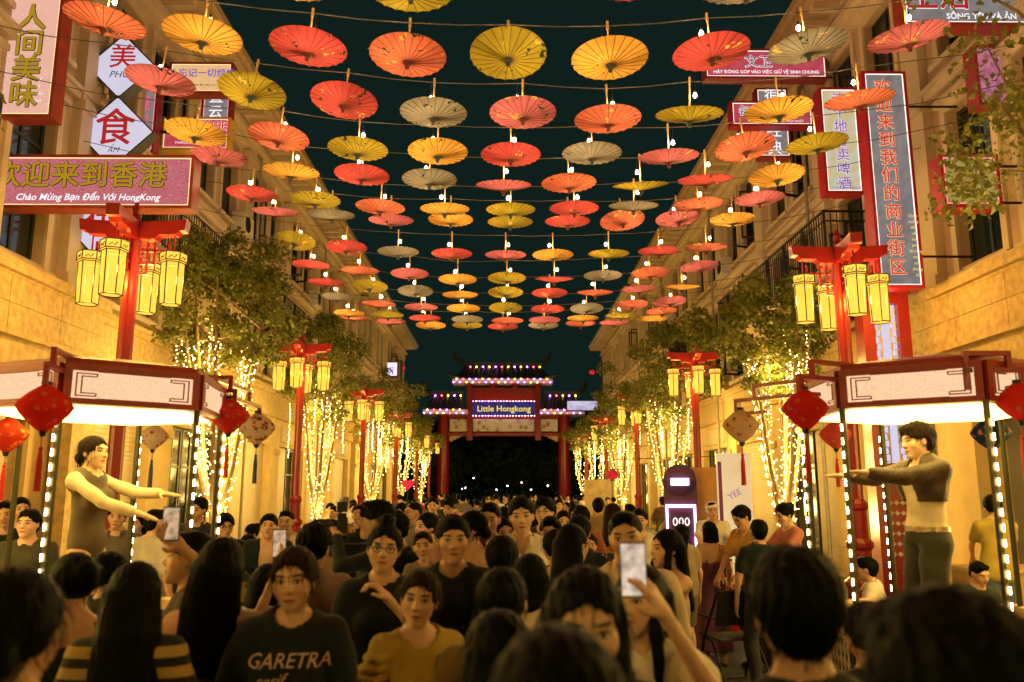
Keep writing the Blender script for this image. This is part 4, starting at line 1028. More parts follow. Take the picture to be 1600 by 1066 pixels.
for k in range(NR):
    a = 2 * PI * k / NR; c_, s_ = math.cos(a), math.sin(a)
    q.tube([(c_ * .02, s_ * .02, .001), (c_ * .2, s_ * .2, umb_z(.2) - .001), (c_ * .416, s_ * .416, umb_z(.41) - .001)], .0046, 3, False)
    q.tube([(c_ * .015, s_ * .015, .15), (c_ * .2, s_ * .2, umb_z(.2) + .012)], .0025, 3, False)
ro = q.build('ribs', RIBM); RIBS = ro.data; bpy.data.objects.remove(ro)
q = MB(); q.tube([(0, 0, -.01), (0, 0, .46)], .0095, 6); q.tube([(0, 0, .44), (0, 0, .54)], .015, 8); ro = q.build('stick', WOOD); STICK = ro.data; bpy.data.objects.remove(ro)
q = MB(); q.lathe([(.008, -.075), (.022, -.07), (.026, -.035), (.045, -.015), (.05, .004)], (0, 0, 0), 8); CAPM = {}
for k, c in (('d', (.03, .05, .06)), ('r', (.12, .01, .012))): ro = q.build('cap', mat('umbrella_cap_' + k, c, .5)); CAPM[k] = ro.data; bpy.data.objects.remove(ro)
BULB = glow('edison_bulb', (1.0, .62, .28), 240.0)
q = MB(); q.lathe([(.004, -.062), (.017, -.052), (.022, -.034), (.016, -.012), (.010, 0)], (0, 0, 0), 7); ro = q.build('glass_bulb', BULB, smooth=True); BULBM = ro.data; bpy.data.objects.remove(ro)
q = MB(); q.lathe([(.012, -.004), (.0135, .03), (.008, .045), (.003, .05)], (0, 0, 0), 7); q.tube([(0, 0, .045), (0, 0, .21)], .0025, 4); ro = q.build('socket', BLACK); SOCK = ro.data; bpy.data.objects.remove(ro)
# rows across the street: depth from the umbrellas' size, then column pixels, colour, height/width seen, roll
ROWS = [
 (6.75, [(642, -12, 'L', 80, 0), (800, -30, 'P', 76, 0), (985, -28, 'R', 78, 0), (1165, -14, 'G', 60, -5), (455, -24, 'Y', 70, 5)], 152),
 (8.0, [(163, 40, 'O', 60, 9), (316, 62, 'Y', 66, 4), (481, 80, 'R', 66, 5), (637, 93, 'O', 72, 2), (794, 90, 'L', 86, 0), (953, 98, 'Y', 72, -2), (1112, 88, 'R', 64, -5), (1262, 80, 'G', 60, -8), (1420, 65, 'P', 54, -8)], 131),
 (9.3, [(250, 132, 'P', 52, 6), (393, 148, 'L', 62, 6), (537, 163, 'R', 62, 5), (677, 182, 'G', 50, 1), (817, 182, 'P', 54, 0), (950, 192, 'O', 48, -2), (1077, 185, 'L', 28, 0), (1217, 178, 'Y', 46, -3), (1343, 162, 'O', 36, -5)], 113),
 (10.5, [(305, 212, 'Y', 46, 4), (435, 219, 'O', 48, 5), (559, 238, 'L', 40, 2), (684, 242, 'Y', 44, 0), (798, 247, 'R', 40, 0), (925, 245, 'G', 38, 0), (1045, 250, 'P', 26, -2), (1165, 235, 'O', 50, -5), (1277, 230, 'L', 38, -5)], 100),
 (11.55, [(342, 250, 'P', 34, 3), (455, 273, 'Y', 28, 3), (565, 278, 'R', 36, 3), (671, 285, 'G', 35, 0), (787, 294, 'P', 16, 0), (889, 291, 'O', 32, -2), (1001, 294, 'L', 10, -4), (1102, 286, 'R', 18, -2), (1214, 279, 'Y', 40, -2)], 91),
 (12.96, [(393, 307, 'R', 28, 3), (493, 317, 'L', 28, 0), (594, 328, 'O', 26, 3), (695, 331, 'Y', 20, 0), (798, 332, 'L', 22, 0), (897, 330, 'R', 24, 0), (990, 326, 'G', 14, 0), (1091, 324, 'O', 24, -3), (1187, 315, 'P', 26, -3)], 81),
 (14.2, [(430, 335, 'P', 16, 2), (519, 340, 'G', 18, 0), (611, 348, 'P', 18, 0), (704, 347, 'Y', 24, 0), (797, 351, 'L', 20, 0), (887, 350, 'R', 20, 0), (973, 348, 'O', 36, -5), (1060, 345, 'P', 30, -4), (1145, 347, 'Y', 24, 0)], 74),
 (15.7, [(460, 380, 'L', 32, 3), (541, 390, 'R', 24, 0), (622, 397, 'G', 18, 0), (706, 400, 'R', 18, 0), (790, 402, 'P', 15, 0), (864, 402, 'Y', 19, 0), (951, 400, 'L', 14, 0), (1029, 396, 'R', 16, 0), (1103, 390, 'O', 14, 0)], 67),
 (16.9, [(484, 417, 'R', 16, 2), (562, 426, 'O', 14, 2), (640, 431, 'P', 18, 0), (715, 440, 'Y', 18, 0), (792, 438, 'L', 20, 0), (866, 439, 'R', 5, 0), (942, 434, 'G', 17, 0), (1016, 430, 'O', 20, -2), (1093, 420, 'P', 20, -4)], 62),
 (18.35, [(510, 445, 'R', 15, 3), (578, 450, 'L', 22, 2), (649, 458, 'G', 20, 0), (719, 464, 'Y', 12, 0), (790, 460, 'L', 19, 0), (859, 461, 'R', 16, 0), (930, 460, 'O', 8, 0), (998, 455, 'P', 12, -2), (1065, 451, 'Y', 6, 0)], 57),
 (19.5, [(527, 467, 'G', 14, 2), (592, 478, 'O', 12, 2), (658, 483, 'P', 12, 0), (724, 485, 'Y', 14, 0), (790, 484, 'L', 18, 0), (856, 486, 'R', 14, 0), (917, 485, 'G', 18, 0), (987, 479, 'O', 16, -2), (1047, 474, 'P', 18, -3)], 54),
 (20.75, [(545, 492, 'Y', 12, 2), (606, 495, 'L', 11, 0), (664, 500, 'R', 11, 0), (730, 502, 'G', 13, 0), (793, 504, 'O', 11, 0), (851, 503, 'P', 12, 0), (911, 500, 'Y', 10, 0), (970, 496, 'L', 9, 0), (1034, 489, 'O', 13, -2)], 50.5),
 (21.7, [(554, 499, 'O', 10, 2), (611, 505, 'P', 10, 0), (673, 511, 'Y', 13, 0), (730, 511, 'L', 11, 0), (786, 513, 'R', 11, 0), (849, 511, 'G', 12, 0), (907, 508, 'O', 10, 0), (960, 507, 'P', 10, 0), (1020, 501, 'Y', 11, 0)], 48.5)]
rr = random.Random(11)
for k_ in range(7):          # unseen rows added over and behind the viewer to light the near crowd
    Yb = 5.3 - 1.3 * k_; ROWS.append((Yb, [(x_, 6.2 + .035 * x_ * x_, 'ROYLPGRYO'[(j_ * 2 + k_) % 9], None, rr.uniform(-5, 5)) for j_, x_ in enumerate(np.arange(-4, 4.1, 1.0).tolist())], None))
WIRE = mat('wire', (.10, .085, .06), .6, .3, .2, 10)
for ri, (Y, us, wpx) in enumerate(ROWS):
    tops = []; bt = []
    xs = sorted(us, key=lambda u: u[0]); ords = ['first', 'second', 'third', 'fourth', 'fifth', 'sixth', 'seventh', 'eighth', 'ninth', 'tenth', 'eleventh', 'twelfth', 'thirteenth'] + ['%s added' % o_ for o_ in ('first', 'second', 'third', 'fourth', 'fifth', 'sixth', 'seventh')]
    for px, py, ck, hpx, roll in us:
        ix = [u[0] for u in xs].index(px); nbl = COLS[xs[ix - 1][2]][0] if ix else None; nbr = COLS[xs[ix + 1][2]][0] if ix + 1 < len(xs) else None
        where = 'between %s and %s ones' % (nbl, nbr) if nbl and nbr else 'nearest the %s shophouses' % ('cream' if nbl is None else 'peach')
        if hpx is None: c = Vector((px, Y, py)); tau = rr.uniform(-.15, .15)
        else: c = at(px, py, Y); el = math.atan2(c.z - CAMH, Y); tau = max(-.45, min(.45, math.asin(min(.95, hpx / wpx)) - el))
        nm, col = COLS[ck]
        e = thing('paper_umbrella', '%s paper umbrella on the %s wire from the stages, %s' % (nm, ords[ri], where), 'umbrella', c, group='%s paper umbrellas over the street' % nm)
        # underside turned towards the viewer by tau, plus a little roll
        e.rotation_euler = (-tau * .0 + (-tau), R(roll) * .8, rr.uniform(0, 6.28)); e.rotation_mode = 'XYZ'
        M3 = Matrix.Rotation(R(roll) * .8, 3, 'Y') @ Matrix.Rotation(-tau, 3, 'X') @ Matrix.Rotation(rr.uniform(0, 6.28), 3, 'Z'); e.rotation_euler = M3.to_euler()
        link('canopy', CAN[ck], e, (0, 0, -.04)); link('ribs', RIBS, e, (0, 0, -.04)); link('stick', STICK, e, (0, 0, -.04)); link('cap', CAPM['r' if ck in 'RPO' else 'd'], e, (0, 0, -.04))
        tp = Vector(c) + M3 @ Vector((0, 0, .445)); tops.append(tp)
        s_ = rr.choice((-1, 1)); bp = tp + Vector((s_ * rr.uniform(.035, .075), -.01, 0)); bt.append(bp)
        drop = rr.uniform(.09, .15)
        g_ = thing('light_bulb', 'filament bulb on the %s wire above the %s umbrella %s' % (ords[ri], nm, where), 'light bulb', bp + Vector((0, 0, -.15 - .05 * rr.random())), group='filament bulbs on the umbrella wires')
        link('glass_bulb', BULBM, g_); link('socket', SOCK, g_)
    srt = sorted(tops, key=lambda p: p.x)
    L_ = Vector((-FX + .02, srt[0].y, srt[0].z + .55)); R_ = Vector((FX - .02, srt[-1].y, srt[-1].z + .55))
    if ri == 0: L_.z -= .1; R_.z -= .1
    pts = [L_, (L_ + srt[0]) / 2 - Vector((0, 0, .08))]
    for a_, b_ in zip(srt, srt[1:]): pts += [a_, (a_ + b_) / 2 - Vector((0, 0, .015))]
    pts += [srt[-1], (R_ + srt[-1]) / 2 - Vector((0, 0, .08)), R_]
    q = MB(); q.tube(pts, .0065, 5); tag(q.build('support_wire', WIRE), 'thin wire across the street carrying umbrellas, %s wire from the stages' % ords[ri], 'wire', 'wires across the street')
# ------------------------------------------------------------------ signs
def sign_face(key, c1, c2, st, scale=14, wave=True):
    if key in MATS: return MATS[key]
    m = bpy.data.materials.new(key); m.use_nodes = True; t = m.node_tree; t.nodes.remove(t.nodes['Principled BSDF'])
    e = t.nodes.new('ShaderNodeEmission'); e.inputs[1].default_value = st * .5
    tc = t.nodes.new('ShaderNodeTexCoord').outputs['Object']
    if wave:
        v = t.nodes.new('ShaderNodeTexVoronoi'); v.inputs['Scale'].default_value = scale; t.links.new(tc, v.inputs[0])
        rg = nmath(t, 'SINE', nmath(t, 'MULTIPLY', v.outputs['Distance'], 26)); f = nmath(t, 'MULTIPLY', nmath(t, 'ADD', rg, 1), .25)
        f = nmath(t, 'ADD', f, nmath(t, 'MULTIPLY', nnoise(t, 3, 3, tc), .4))
    else: f = nnoise(t, scale, 4, tc)
    t.links.new(nramp(t, f, [(.25, c1), (.75, c2)]), e.inputs[0]); t.links.new(e.outputs[0], t.nodes['Material Output'].inputs[0])
    MATS[key] = m; return m
PINKF = sign_face('sign_pink', (.46, .085, .11), (.64, .22, .23), 1.0)
CREAMF = sign_face('sign_cream', (.80, .40, .30), (.88, .52, .40), 1.0)
WHITEF = sign_face('sign_white', (.62, .58, .72), (.70, .66, .78), 1.0, 3, False)
GREYF = sign_face('sign_grey', (.15, .13, .125), (.29, .255, .24), 1.0, 4, False)
REDF = sign_face('sign_red', (.42, .035, .06), (.58, .09, .12), 1.0, 4, False)
YELF = sign_face('sign_yellow', (.80, .42, .16), (.86, .55, .26), 1.0, 4, False)
OLIVEF = sign_face('sign_olive', (.30, .22, .04), (.42, .32, .08), 1.0, 4, False)
GREENF = sign_face('sign_green_gold', (.55, .60, .56), (.62, .42, .06), 1.0, 5, False)
EDGEW = glow('sign_edge_light', (1.0, .78, .66), 1.6); EDGEP = glow('sign_edge_pink', (1.0, .25, .32), 1.4); EDGEG = glow('sign_edge_gold', (1.0, .72, .34), 1.3)
GOLD = glow('letters_gold', (.42, .25, .012), 1.0); INK = mat('letters_ink', (.02, .02, .03), .6); LRED = glow('letters_red', (.45, .02, .02), 1.0); LWHITE = glow('letters_white', (.95, .88, .92), 1.1); LPINK = glow('letters_pink', (.75, .10, .22), 1.0); LORANGE = glow('letters_orange', (.70, .035, .03), 1.0); LPALE = glow('letters_outline_pale', (.95, .55, .26), 1.0); LBLUE = glow('letters_blue', (.12, .10, .5), 1.0); LPURP = glow('letters_purple', (.30, .12, .40), 1.0)
def sign(px, py, w_, h_, Y, face, frame, label, texts=(), depth=.26, edge=EDGEW, rot45=False, mount=True, fr=.045, name='shop_sign', bz=None):
    """box sign facing down the street: centre pixel and pixel size at depth Y; texts = (string, dx, dy, size) in photo pixels"""
    k = Y / F; c = at(px, py, Y); W, H = w_ * k, h_ * k
    e = thing(name, label, 'sign', c)
    M3 = Matrix.Rotation(PI / 4, 3, 'Y') if rot45 else Matrix.Identity(3)
    q = MB(); q.box((0, depth / 2, 0), (W, depth, H), M3); box = q.build('housing', frame, e)
    q = MB(); q.box((0, -.006, 0), (W - 2 * fr, .012, H - 2 * fr), M3); q.build('face', face, e)
    q = MB()
    for sx in (-1, 1):
        q.box(M3 @ Vector((sx * (W / 2 - fr / 2), -.012, 0)), (fr, .024, H), M3); q.box(M3 @ Vector((0, -.0125, sx * (H / 2 - fr / 2))), (W - 2 * fr, .022, fr), M3)
    q.build('frame', frame, e)
    if edge:
        q = MB(); t = .016
        for sx in (-1, 1):
            q.box(M3 @ Vector((sx * (W / 2 - fr - t / 2), -.014, 0)), (t, .006, H - 2 * fr), M3); q.box(M3 @ Vector((0, -.0142, sx * (H / 2 - fr - t / 2))), (W - 2 * fr - 2 * t, .006, t), M3)
        q.build('edge_light', edge, e)
    for tx in texts:
        s_, dx, dy, sz, m = tx[:5]; o = tx[5] if len(tx) > 5 else {}
        ol = o.pop('outline', None) if o else None
        if ol: lettering(s_, sz * k, ol, (dx * k, -.018, -dy * k - .0), e, bold=sz * k * .05, ext=.0)
        lettering(s_, sz * k, m, (dx * k, -.026, -dy * k), e, ext=.0, bold=o.get('bold', 0) * sz * k, shear=o.get('shear', 0), sxz=o.get('sc', (1, 1)))
    if mount:       # steel arms back to the wall
        sx = -1 if c.x < 0 else 1; q = MB(); xe = sx * FX - c.x; hw = W / 2 if not rot45 else W * .7
        if abs(xe) > hw:
            for zz in ((-.35 * H, .35 * H) if not rot45 else (0,)): q.tube([(sx * (hw - .06), depth * .5, zz), (xe + sx * .03, depth * .5, zz)], .02, 5)
            q.build('mounting_arm', IRON, e)
    return e
def col(s, x, y0, dy, sz, m, **o): return [(ch, x, y0 + i * dy, sz, m, dict(o)) for i, ch in enumerate(s)]
sign(42, 80, 108, 240, 11.0, CREAMF, SIGNSIDE, 'tall cream vertical sign with four gold characters above the pink welcome sign', col('人间美味', 4, -58, 47, 50, GOLD, outline=INK, bold=.02) + [(t, 26, 52 + 13 * i, 9, LWHITE, dict(shear=.3)) for i, t in enumerate(('Mỹ', 'Vị', 'Nhân', 'Gian'))], edge=EDGEG)
sign(150, 284, 318, 92, 11.5, PINKF, SIGNSIDE, 'long pink welcome sign with gold characters behind the lamp post', [(ch, -145 + i * 47.5, -8, 47, GOLD, dict(outline=INK, bold=.02)) for i, ch in enumerate('欢迎来到香港')] + [('Chào Mừng Bạn Đến Với HongKong', -10, 28, 15.5, LWHITE, dict(shear=.25, bold=.03))], edge=EDGEG)
DIAM = mat('sign_frame_dark', (.03, .03, .035), .5)
sign(190, 104, 84, 84, 13.2, WHITEF, DIAM, 'white diamond sign with a red character, uppermost of three', [('美', 2, -14, 46, LRED, dict(bold=.015)), ('PHỐ', -2, 16, 17, INK, dict(shear=.3))], .22, None, True, fr=.025)
sign(180, 207, 92, 92, 13.2, WHITEF, DIAM, 'white diamond sign with a red character, middle of three', [('食', 0, -4, 68, LRED, dict(bold=.015)), ('ẨM', 0, 32, 13, INK, dict(shear=.3))], .22, None, True, fr=.025)
sign(163, 352, 92, 92, 13.2, WHITEF, DIAM, 'white diamond sign with a red character, lowest, half hidden under the welcome sign', [('街', 0, -6, 60, LRED, dict(bold=.015))], .22, None, True, fr=.025)
sign(222, 172, 50, 150, 15.4, GREYF, DARKRED, 'narrow grey sign with pink characters behind the diamond signs', col('环境况', 0, -46, 36, 30, LPINK, bold=.02), edge=EDGEP)
sign(314, 122, 106, 56, 15.6, YELF, SIGNSIDE, 'small cream sign with blue characters behind the yellow umbrella', [('杯 忘记一切烦恼', 0, -7, 16, LBLUE, dict(bold=.02)), ('UỐNG ĐỂ QUÊN ĐI MỌI LO TOAN', 0, 14, 5.6, INK)], edge=EDGEG)
sign(338, 166, 48, 62, 16.6, GREYF, DARKRED, 'small grey sign with two white characters below the cream sign', col('直云', 0, -14, 26, 24, LWHITE, bold=.01), edge=EDGEP)
sign(306, 209, 112, 58, 15.8, REDF, mat('frame_gold', (.6, .38, .05), .4), 'small red sign in a gold frame below the grey sign', [('黎明', 30, -8, 26, LORANGE, dict(outline=LWHITE, bold=.02)), ('THÁNG BAN MAI', -8, 17, 6.5, LWHITE)], edge=EDGEG)
sign(1510, 6, 226, 84, 10.3, GREYF, SIGNSIDE, 'wide grey sign with red and white characters at the top by the leafy tree', [('生活', -50, -10, 56, LRED, dict(outline=LWHITE, bold=.03)), ('SỐNG YÊU VÀ ĂN', 22, 26, 15, LWHITE, dict(bold=.02))])
sign(1394, 277, 74, 378, 12.0, GREYF, mat('sign_frame_crimson', (.36, .012, .03), .4), 'tall grey vertical sign with eleven red characters on the peach shophouse', col('欢迎来到我们的商业街区', -4, -158, 31.4, 29, LORANGE, outline=LPALE, bold=.01) + [(t, 27, 68 + 10 * i, 7, YEL) for i, t in enumerate(('Chào', 'mừng', 'đến', 'với', 'khu', 'phố', 'thương', 'mại', 'của', 'chúng', 'tôi'))], edge=EDGEW)
sign(1314, 219, 64, 188, 13.6, GREENF, MATS['sign_frame_crimson'], 'vertical white and gold beer sign with purple characters', col('这个地方卖啤酒', 0, -72, 25, 23, LPURP, outline=LWHITE, bold=.02) + [('NƠI NÀY', 0, 77, 6.5, LBLUE), ('CÓ BÁN BIA NGON', 0, 85, 6, LBLUE)])
sign(1196, 100, 208, 54, 16.5, REDF, SIGNSIDE, 'wide red sign with white lettering highest beside the umbrellas', [('文卫', -12, -2, 24, INK, dict(outline=LWHITE)), ('HÃY ĐÓNG GÓP VÀO VIỆC GIỮ VỆ SINH CHUNG', 0, 16, 8, LWHITE, dict(bold=.02))])
sign(1206, 178, 138, 44, 17.2, REDF, MATS['sign_frame_crimson'], 'red sign with white double border across the grey vertical one', [('每', -45, -2, 22, INK, dict(outline=LWHITE)), ('日', -15, -2, 22, INK, dict(outline=LWHITE)), ('MỖI NGÀY ĐỀU LÀ NGÀY ĐẸP NHẤT', 6, 14, 5.5, LWHITE)])
sign(1208, 192, 54, 124, 17.7, GREYF, DARKRED, 'grey vertical sign with white characters behind the red bordered sign', col('很久经典', 0, -46, 31, 26, LWHITE, bold=.01) + [('ĐÃ RẤT LÂU RỒI', 0, 53, 5.5, YEL)])
sign(1516, 283, 98, 92, 10.6, OLIVEF, MATS['sign_frame_crimson'], 'square olive sign with a grey character behind the loose-leaved branches', [('自', 0, 0, 58, mat('letters_grey', (.25, .24, .2), .6), dict(bold=.02))], edge=EDGEP)
sign(1556, 118, 70, 110, 10.9, sign_face('sign_neon_flower', (.22, .03, .10), (.62, .22, .30), 1.0, 9, False), DARKRED, 'pink flower-patterned light panel behind the leafy tree', [], edge=None)
sign(612, 577, 20, 24, 50.0, glow('sign_lilac', (.75, .6, 1.0), 1.6), DIAM, 'small lit lilac sign far along on the grey and cream shophouse', [('17', 0, 0, 10, LPURP)], .3, None, fr=.06)
sign(910, 634, 50, 17, 56.0, glow('sign_lilac_pale', (.62, .55, .75), 1.1, .4, 1.5), DIAM, 'long pale lilac sign in front of the right end of the gate', [], .3, None, fr=.06)

# ------------------------------------------------------------------ lit hexagonal stages
PANEL = sign_face('stage_panel', (.94, .54, .30), (1.0, .63, .38), 1.1, 13)
CEIL = glow('stage_ceiling', (1.0, .66, .14), 3.6)
LEDS = glow('led_strip', (1.0, .64, .30), 22.0)
def hexagon_stage(px, Y, ang, label, arms, flip):
    c = at(px, 700, Y); s_ = .82
    e = thing('hexagonal_stage', label, 'stage', (c.x, Y, 0), ang); cor = []
    for i in range(6):
        t = R(-120 + 60 * i); cor.append(Vector((s_ * math.cos(t), s_ * math.sin(t), 0)))      # front face (0-1) looks along local -y
    def hexring(q, r0, z0, z1): q.lathe([(r0, z0), (r0, z1)], (0, 0, 0), 6, a0=R(-120))
    q = MB(); hexring(q, .91, 0, .10); hexring(q, .85, .10, .66); q.build('platform', DARKRED, e)
    q = MB(); q.lathe([(.78, .66), (.78, .69)], (0, 0, 0), 6, a0=R(-120)); q.build('stage_floor', mat('stage_floor', (.35, .25, .16), .6), e)
    for i in range(6):
        a, b_ = cor[i], cor[(i + 1) % 6]; mid = (a + b_) / 2; n = mid.normalized(); d = (b_ - a).normalized(); M3 = Matrix((d, -n * 0 + n, Vector((0, 0, 1)))).transposed()
        def B(q, u0, u1, z0, z1, o0, o1): q.box(mid + d * ((u0 + u1) / 2) + n * ((o0 + o1) / 2) + Vector((0, 0, (z0 + z1) / 2)), (abs(u1 - u0), abs(o1 - o0), z1 - z0), M3)
        # parapet with white lattice
        q = MB(); B(q, -.37, .37, .70, 1.02, .012, .03); pa = q.build('parapet', mat('parapet_dark', (.05, .02, .02), .5), e)
        q = MB()
        for k in range(10):
            u = -.36 + k * .072
            for z in (.74, .82, .90): 
                q.tube([mid + d * u + n * .036 + Vector((0, 0, z)), mid + d * (u + .04) + n * .036 + Vector((0, 0, z + .08))], .007, 4, False); q.tube([mid + d * (u + .04) + n * .036 + Vector((0, 0, z)), mid + d * u + n * .036 + Vector((0, 0, z + .08))], .007, 4, False)
        q.build('lattice', mat('lattice_white', (.7, .62, .5), .5), pa)
        q = MB(); B(q, -.42, .42, 1.02, 1.09, -.05, .10); q.build('ledge', mat('ledge_gold', (.55, .38, .16), .45), e)
        # corner post with its light strip
        q = MB(); q.tube([a + Vector((0, 0, .68)), a + Vector((0, 0, 2.44))], .021, 6); po = q.build('post', mat('post_dark_bronze', (.05, .045, .02), .35, .4), e)
        q = MB(); k = 0; z = 1.16
        ax_ = a.normalized(); off_ = ax_ * .031 + Vector((-ax_.y, ax_.x, 0)) * .012 * flip
        while z < 2.36: q.box(a + off_ + Vector((0, 0, z)), (.009, .009, .042)); z += .088
        stuff(q.build('led_strip', LEDS, po))
        # fascia
        q = MB(); B(q, -.37, .37, 2.4647, 2.6367, .0, .02); q.build('fascia_panel', PANEL, e)
        q = MB()
        for (u0, u1, z0, z1) in ((-.41, .41, 2.4303, 2.4647), (-.41, .41, 2.6367, 2.6797), (-.41, -.365, 2.4647, 2.6367), (.365, .41, 2.4647, 2.6367)): B(q, u0, u1, z0, z1, -.03, .035)
        for sx in (-1, 1):
            for (u0, u1, z0, z1) in ((.335, .343, 2.4776, 2.6238), (.305, .313, 2.4948, 2.6066), (.22, .335, 2.6169, 2.6238), (.22, .335, 2.4776, 2.4845), (.23, .305, 2.5997, 2.6066), (.23, .305, 2.4948, 2.5017), (.22, .228, 2.6023, 2.6169), (.22, .228, 2.4845, 2.4991)): B(q, sx * u0, sx * u1, z0, z1, .021, .028)
            B(q, -.22, .22, 2.5507 + sx * .085 - .003, 2.5507 + sx * .085 + .003, .021, .026)
        q.build('fascia_frame', DARKRED, e)
    q = MB(); q.lathe([(.73, 2.41), (.73, 2.43)], (0, 0, 0), 6, a0=R(-120)); q.build('ceiling', CEIL, e)
    q = MB(); q.lathe([(.81, 2.686), (.80, 2.72), (.3, 2.80)], (0, 0, 0), 6, a0=R(-120)); q.build('roof', DARKRED, e)
    inv = Matrix.Rotation(-ang, 3, 'Z')
    for k, (wx, wy, zt) in enumerate(arms):      # fretwork arms that carry the silk lanterns
        p = inv @ (Vector((wx, wy, 0)) - Vector((c.x, Y, 0))); st_ = min(cor, key=lambda v: (v - p).length) * .97
        d = (p - st_).normalized(); L = (p - st_).length + .05; M3 = Matrix((d, Vector((-d.y, d.x, 0)), Vector((0, 0, 1)))).transposed(); q = MB(); t = .03
        for (u0, u1, z0, z1) in ((-.10, L, zt - .015, zt + .015), (-.10, L * .72, zt + .09, zt + .12), (-.10, -.07, 2.5, zt + .09), (L * .72 - .03, L * .72, zt + .015, zt + .09), (L - .03, L, zt - .12, zt - .015), (L * .55, L - .03, zt - .12, zt - .095)):
            if u1 > u0: q.box(st_ + d * ((u0 + u1) / 2) + Vector((0, 0, (z0 + z1) / 2)), (u1 - u0, t, z1 - z0), M3)
        q.build('fretwork_arm', RED, e)
    return e
LANTS = [  # px, py (middle), depth, width px, colour key, label, drop above, arm?
 (70, 638, 4.75, 85, 'red', 'red silk lantern with a red tassel at the corner of the woman\'s stage', 1),
 (358, 650, 6.35, 64, 'red', 'red silk lantern on the fretwork arm of the woman\'s stage, street side', 1),
 (402, 670, 7.3, 58, 'multi', 'white silk lantern with blue and red flowers by the lit tree', 1),
 (240, 683, 7.2, 46, 'multi', 'small floral silk lantern behind the dancing woman', 1),
 (12, 680, 5.9, 62, 'yellow', 'red and yellow patterned silk lantern beside the dark doorway', 1),
 (1258, 640, 5.2, 74, 'red', 'deep red flowered silk lantern at the corner of the man\'s stage', 2),
 (1592, 628, 4.9, 70, 'red', 'deep red silk lantern on the far arm of the man\'s stage', 2),
 (1305, 680, 7.4, 50, 'pink', 'pink and orange silk lantern behind the man\'s stage', 2),
 (1158, 666, 6.6, 60, 'cream', 'cream flowered silk lantern beside the fairy-lit tree', 2),
 (1548, 678, 6.8, 60, 'blue', 'dark blue flowered silk lantern behind the dancing man', 2)]
arms1 = []; arms2 = []; LP_ = []
for px, py, Y, wpx, ck, lab, bo in LANTS:
    p = at(px, py, Y); D = wpx * Y / F; LP_.append((p, D, ck, lab)); (arms1 if bo == 1 else arms2).append((p.x, Y, max(2.62, p.z + D * .42 + .06)))
st1 = hexagon_stage(160, 5.85, R(38), 'lit hexagonal stage with pink fascia where the woman dances', arms1, -1)
st2 = hexagon_stage(1452, 5.7, R(-34), 'lit hexagonal stage with pink fascia where the man dances', arms2, 1)
def silk(key, c1, c2, c3, glowc=.0):
    m = bpy.data.materials.new('silk_' + key); m.use_nodes = True; t = m.node_tree; t.nodes.remove(t.nodes['Principled BSDF'])
    tc = t.nodes.new('ShaderNodeTexCoord').outputs['Object']; v = t.nodes.new('ShaderNodeTexVoronoi'); v.inputs['Scale'].default_value = 17; t.links.new(tc, v.inputs[0])
    n = nnoise(t, 14, 3, tc); c = nramp(t, v.outputs['Distance'], [(.18, c2), (.34, c3), (.5, c1)]); c = nmix(t, nmath(t, 'GREATER_THAN', n, .47), c1, c)
    d = t.nodes.new('ShaderNodeBsdfDiffuse'); tr = t.nodes.new('ShaderNodeBsdfTranslucent'); t.links.new(c, d.inputs[0]); t.links.new(c, tr.inputs[0]); mx = t.nodes.new('ShaderNodeMixShader'); mx.inputs[0].default_value = .6
    t.links.new(d.outputs[0], mx.inputs[1]); t.links.new(tr.outputs[0], mx.inputs[2]); t.links.new(mx.outputs[0], t.nodes['Material Output'].inputs[0]); return m
SILK = {'red': silk('red', (.66, .05, .04), (.62, .30, .12), (.55, .10, .06)), 'multi': silk('multi', (.70, .60, .45), (.05, .10, .35), (.45, .05, .04)), 'yellow': silk('yellow', (.55, .07, .04), (.8, .55, .1), (.7, .3, .06)), 'pink': silk('pink', (.65, .16, .14), (.75, .45, .2), (.6, .08, .10)), 'cream': silk('cream', (.72, .56, .38), (.25, .12, .05), (.6, .4, .22)), 'blue': silk('blue', (.03, .07, .16), (.7, .45, .12), (.5, .15, .08))}
for p, D, ck, lab in LP_:
    e = thing('silk_lantern', lab, 'lantern', p); q = MB(); n = 16; hh_ = D * .42
    pf = [(.16, -1), (.55, -.62), (.86, -.22), (1.0, .05), (.88, .32), (.55, .68), (.18, 1)]
    for r_, z in pf:
        for k in range(n): rk = r_ * D / 2 * (1.0 if k % 2 == 0 else .965); q.v.append((rk * math.cos(2 * PI * k / n), rk * math.sin(2 * PI * k / n), z * hh_))
    for i in range(len(pf) - 1):
        for k in range(n): q.f.append((i * n + k, i * n + (k + 1) % n, (i + 1) * n + (k + 1) % n, (i + 1) * n + k)); q.mi.append(0)
    q.build('shade', SILK[ck], e, True)
    q = MB(); q.lathe([(.09 * D, hh_ - .005), (.10 * D, hh_ + .02)], (0, 0, 0), 10); q.lathe([(.05 * D, -hh_ - .03), (.09 * D, -hh_ + .005)], (0, 0, 0), 10); q.build('cap', BLACK, e)
    zt = max(2.62, p.z + hh_ + .06) - p.z
    q = MB(); q.tube([(0, 0, hh_ + .015), (0, 0, zt + .01)], .004, 4); q.build('cord', BLACK, e)
    tm_ = mat('tassel_blue', (.03, .05, .14), .8) if ck in ('multi', 'blue') else mat('tassel_red', (.42, .02, .02), .8)
    q = MB(); q.tube([(0, 0, -hh_ - .02), (0, 0, -hh_ - .09)], .004, 4); q.ball((0, 0, -hh_ - .10), .014, 8, 5); q.lathe([(.020, -hh_ - .34), (.017, -hh_ - .16), (.008, -hh_ - .10)], (0, 0, 0), 9); q.build('tassel', tm_, e)
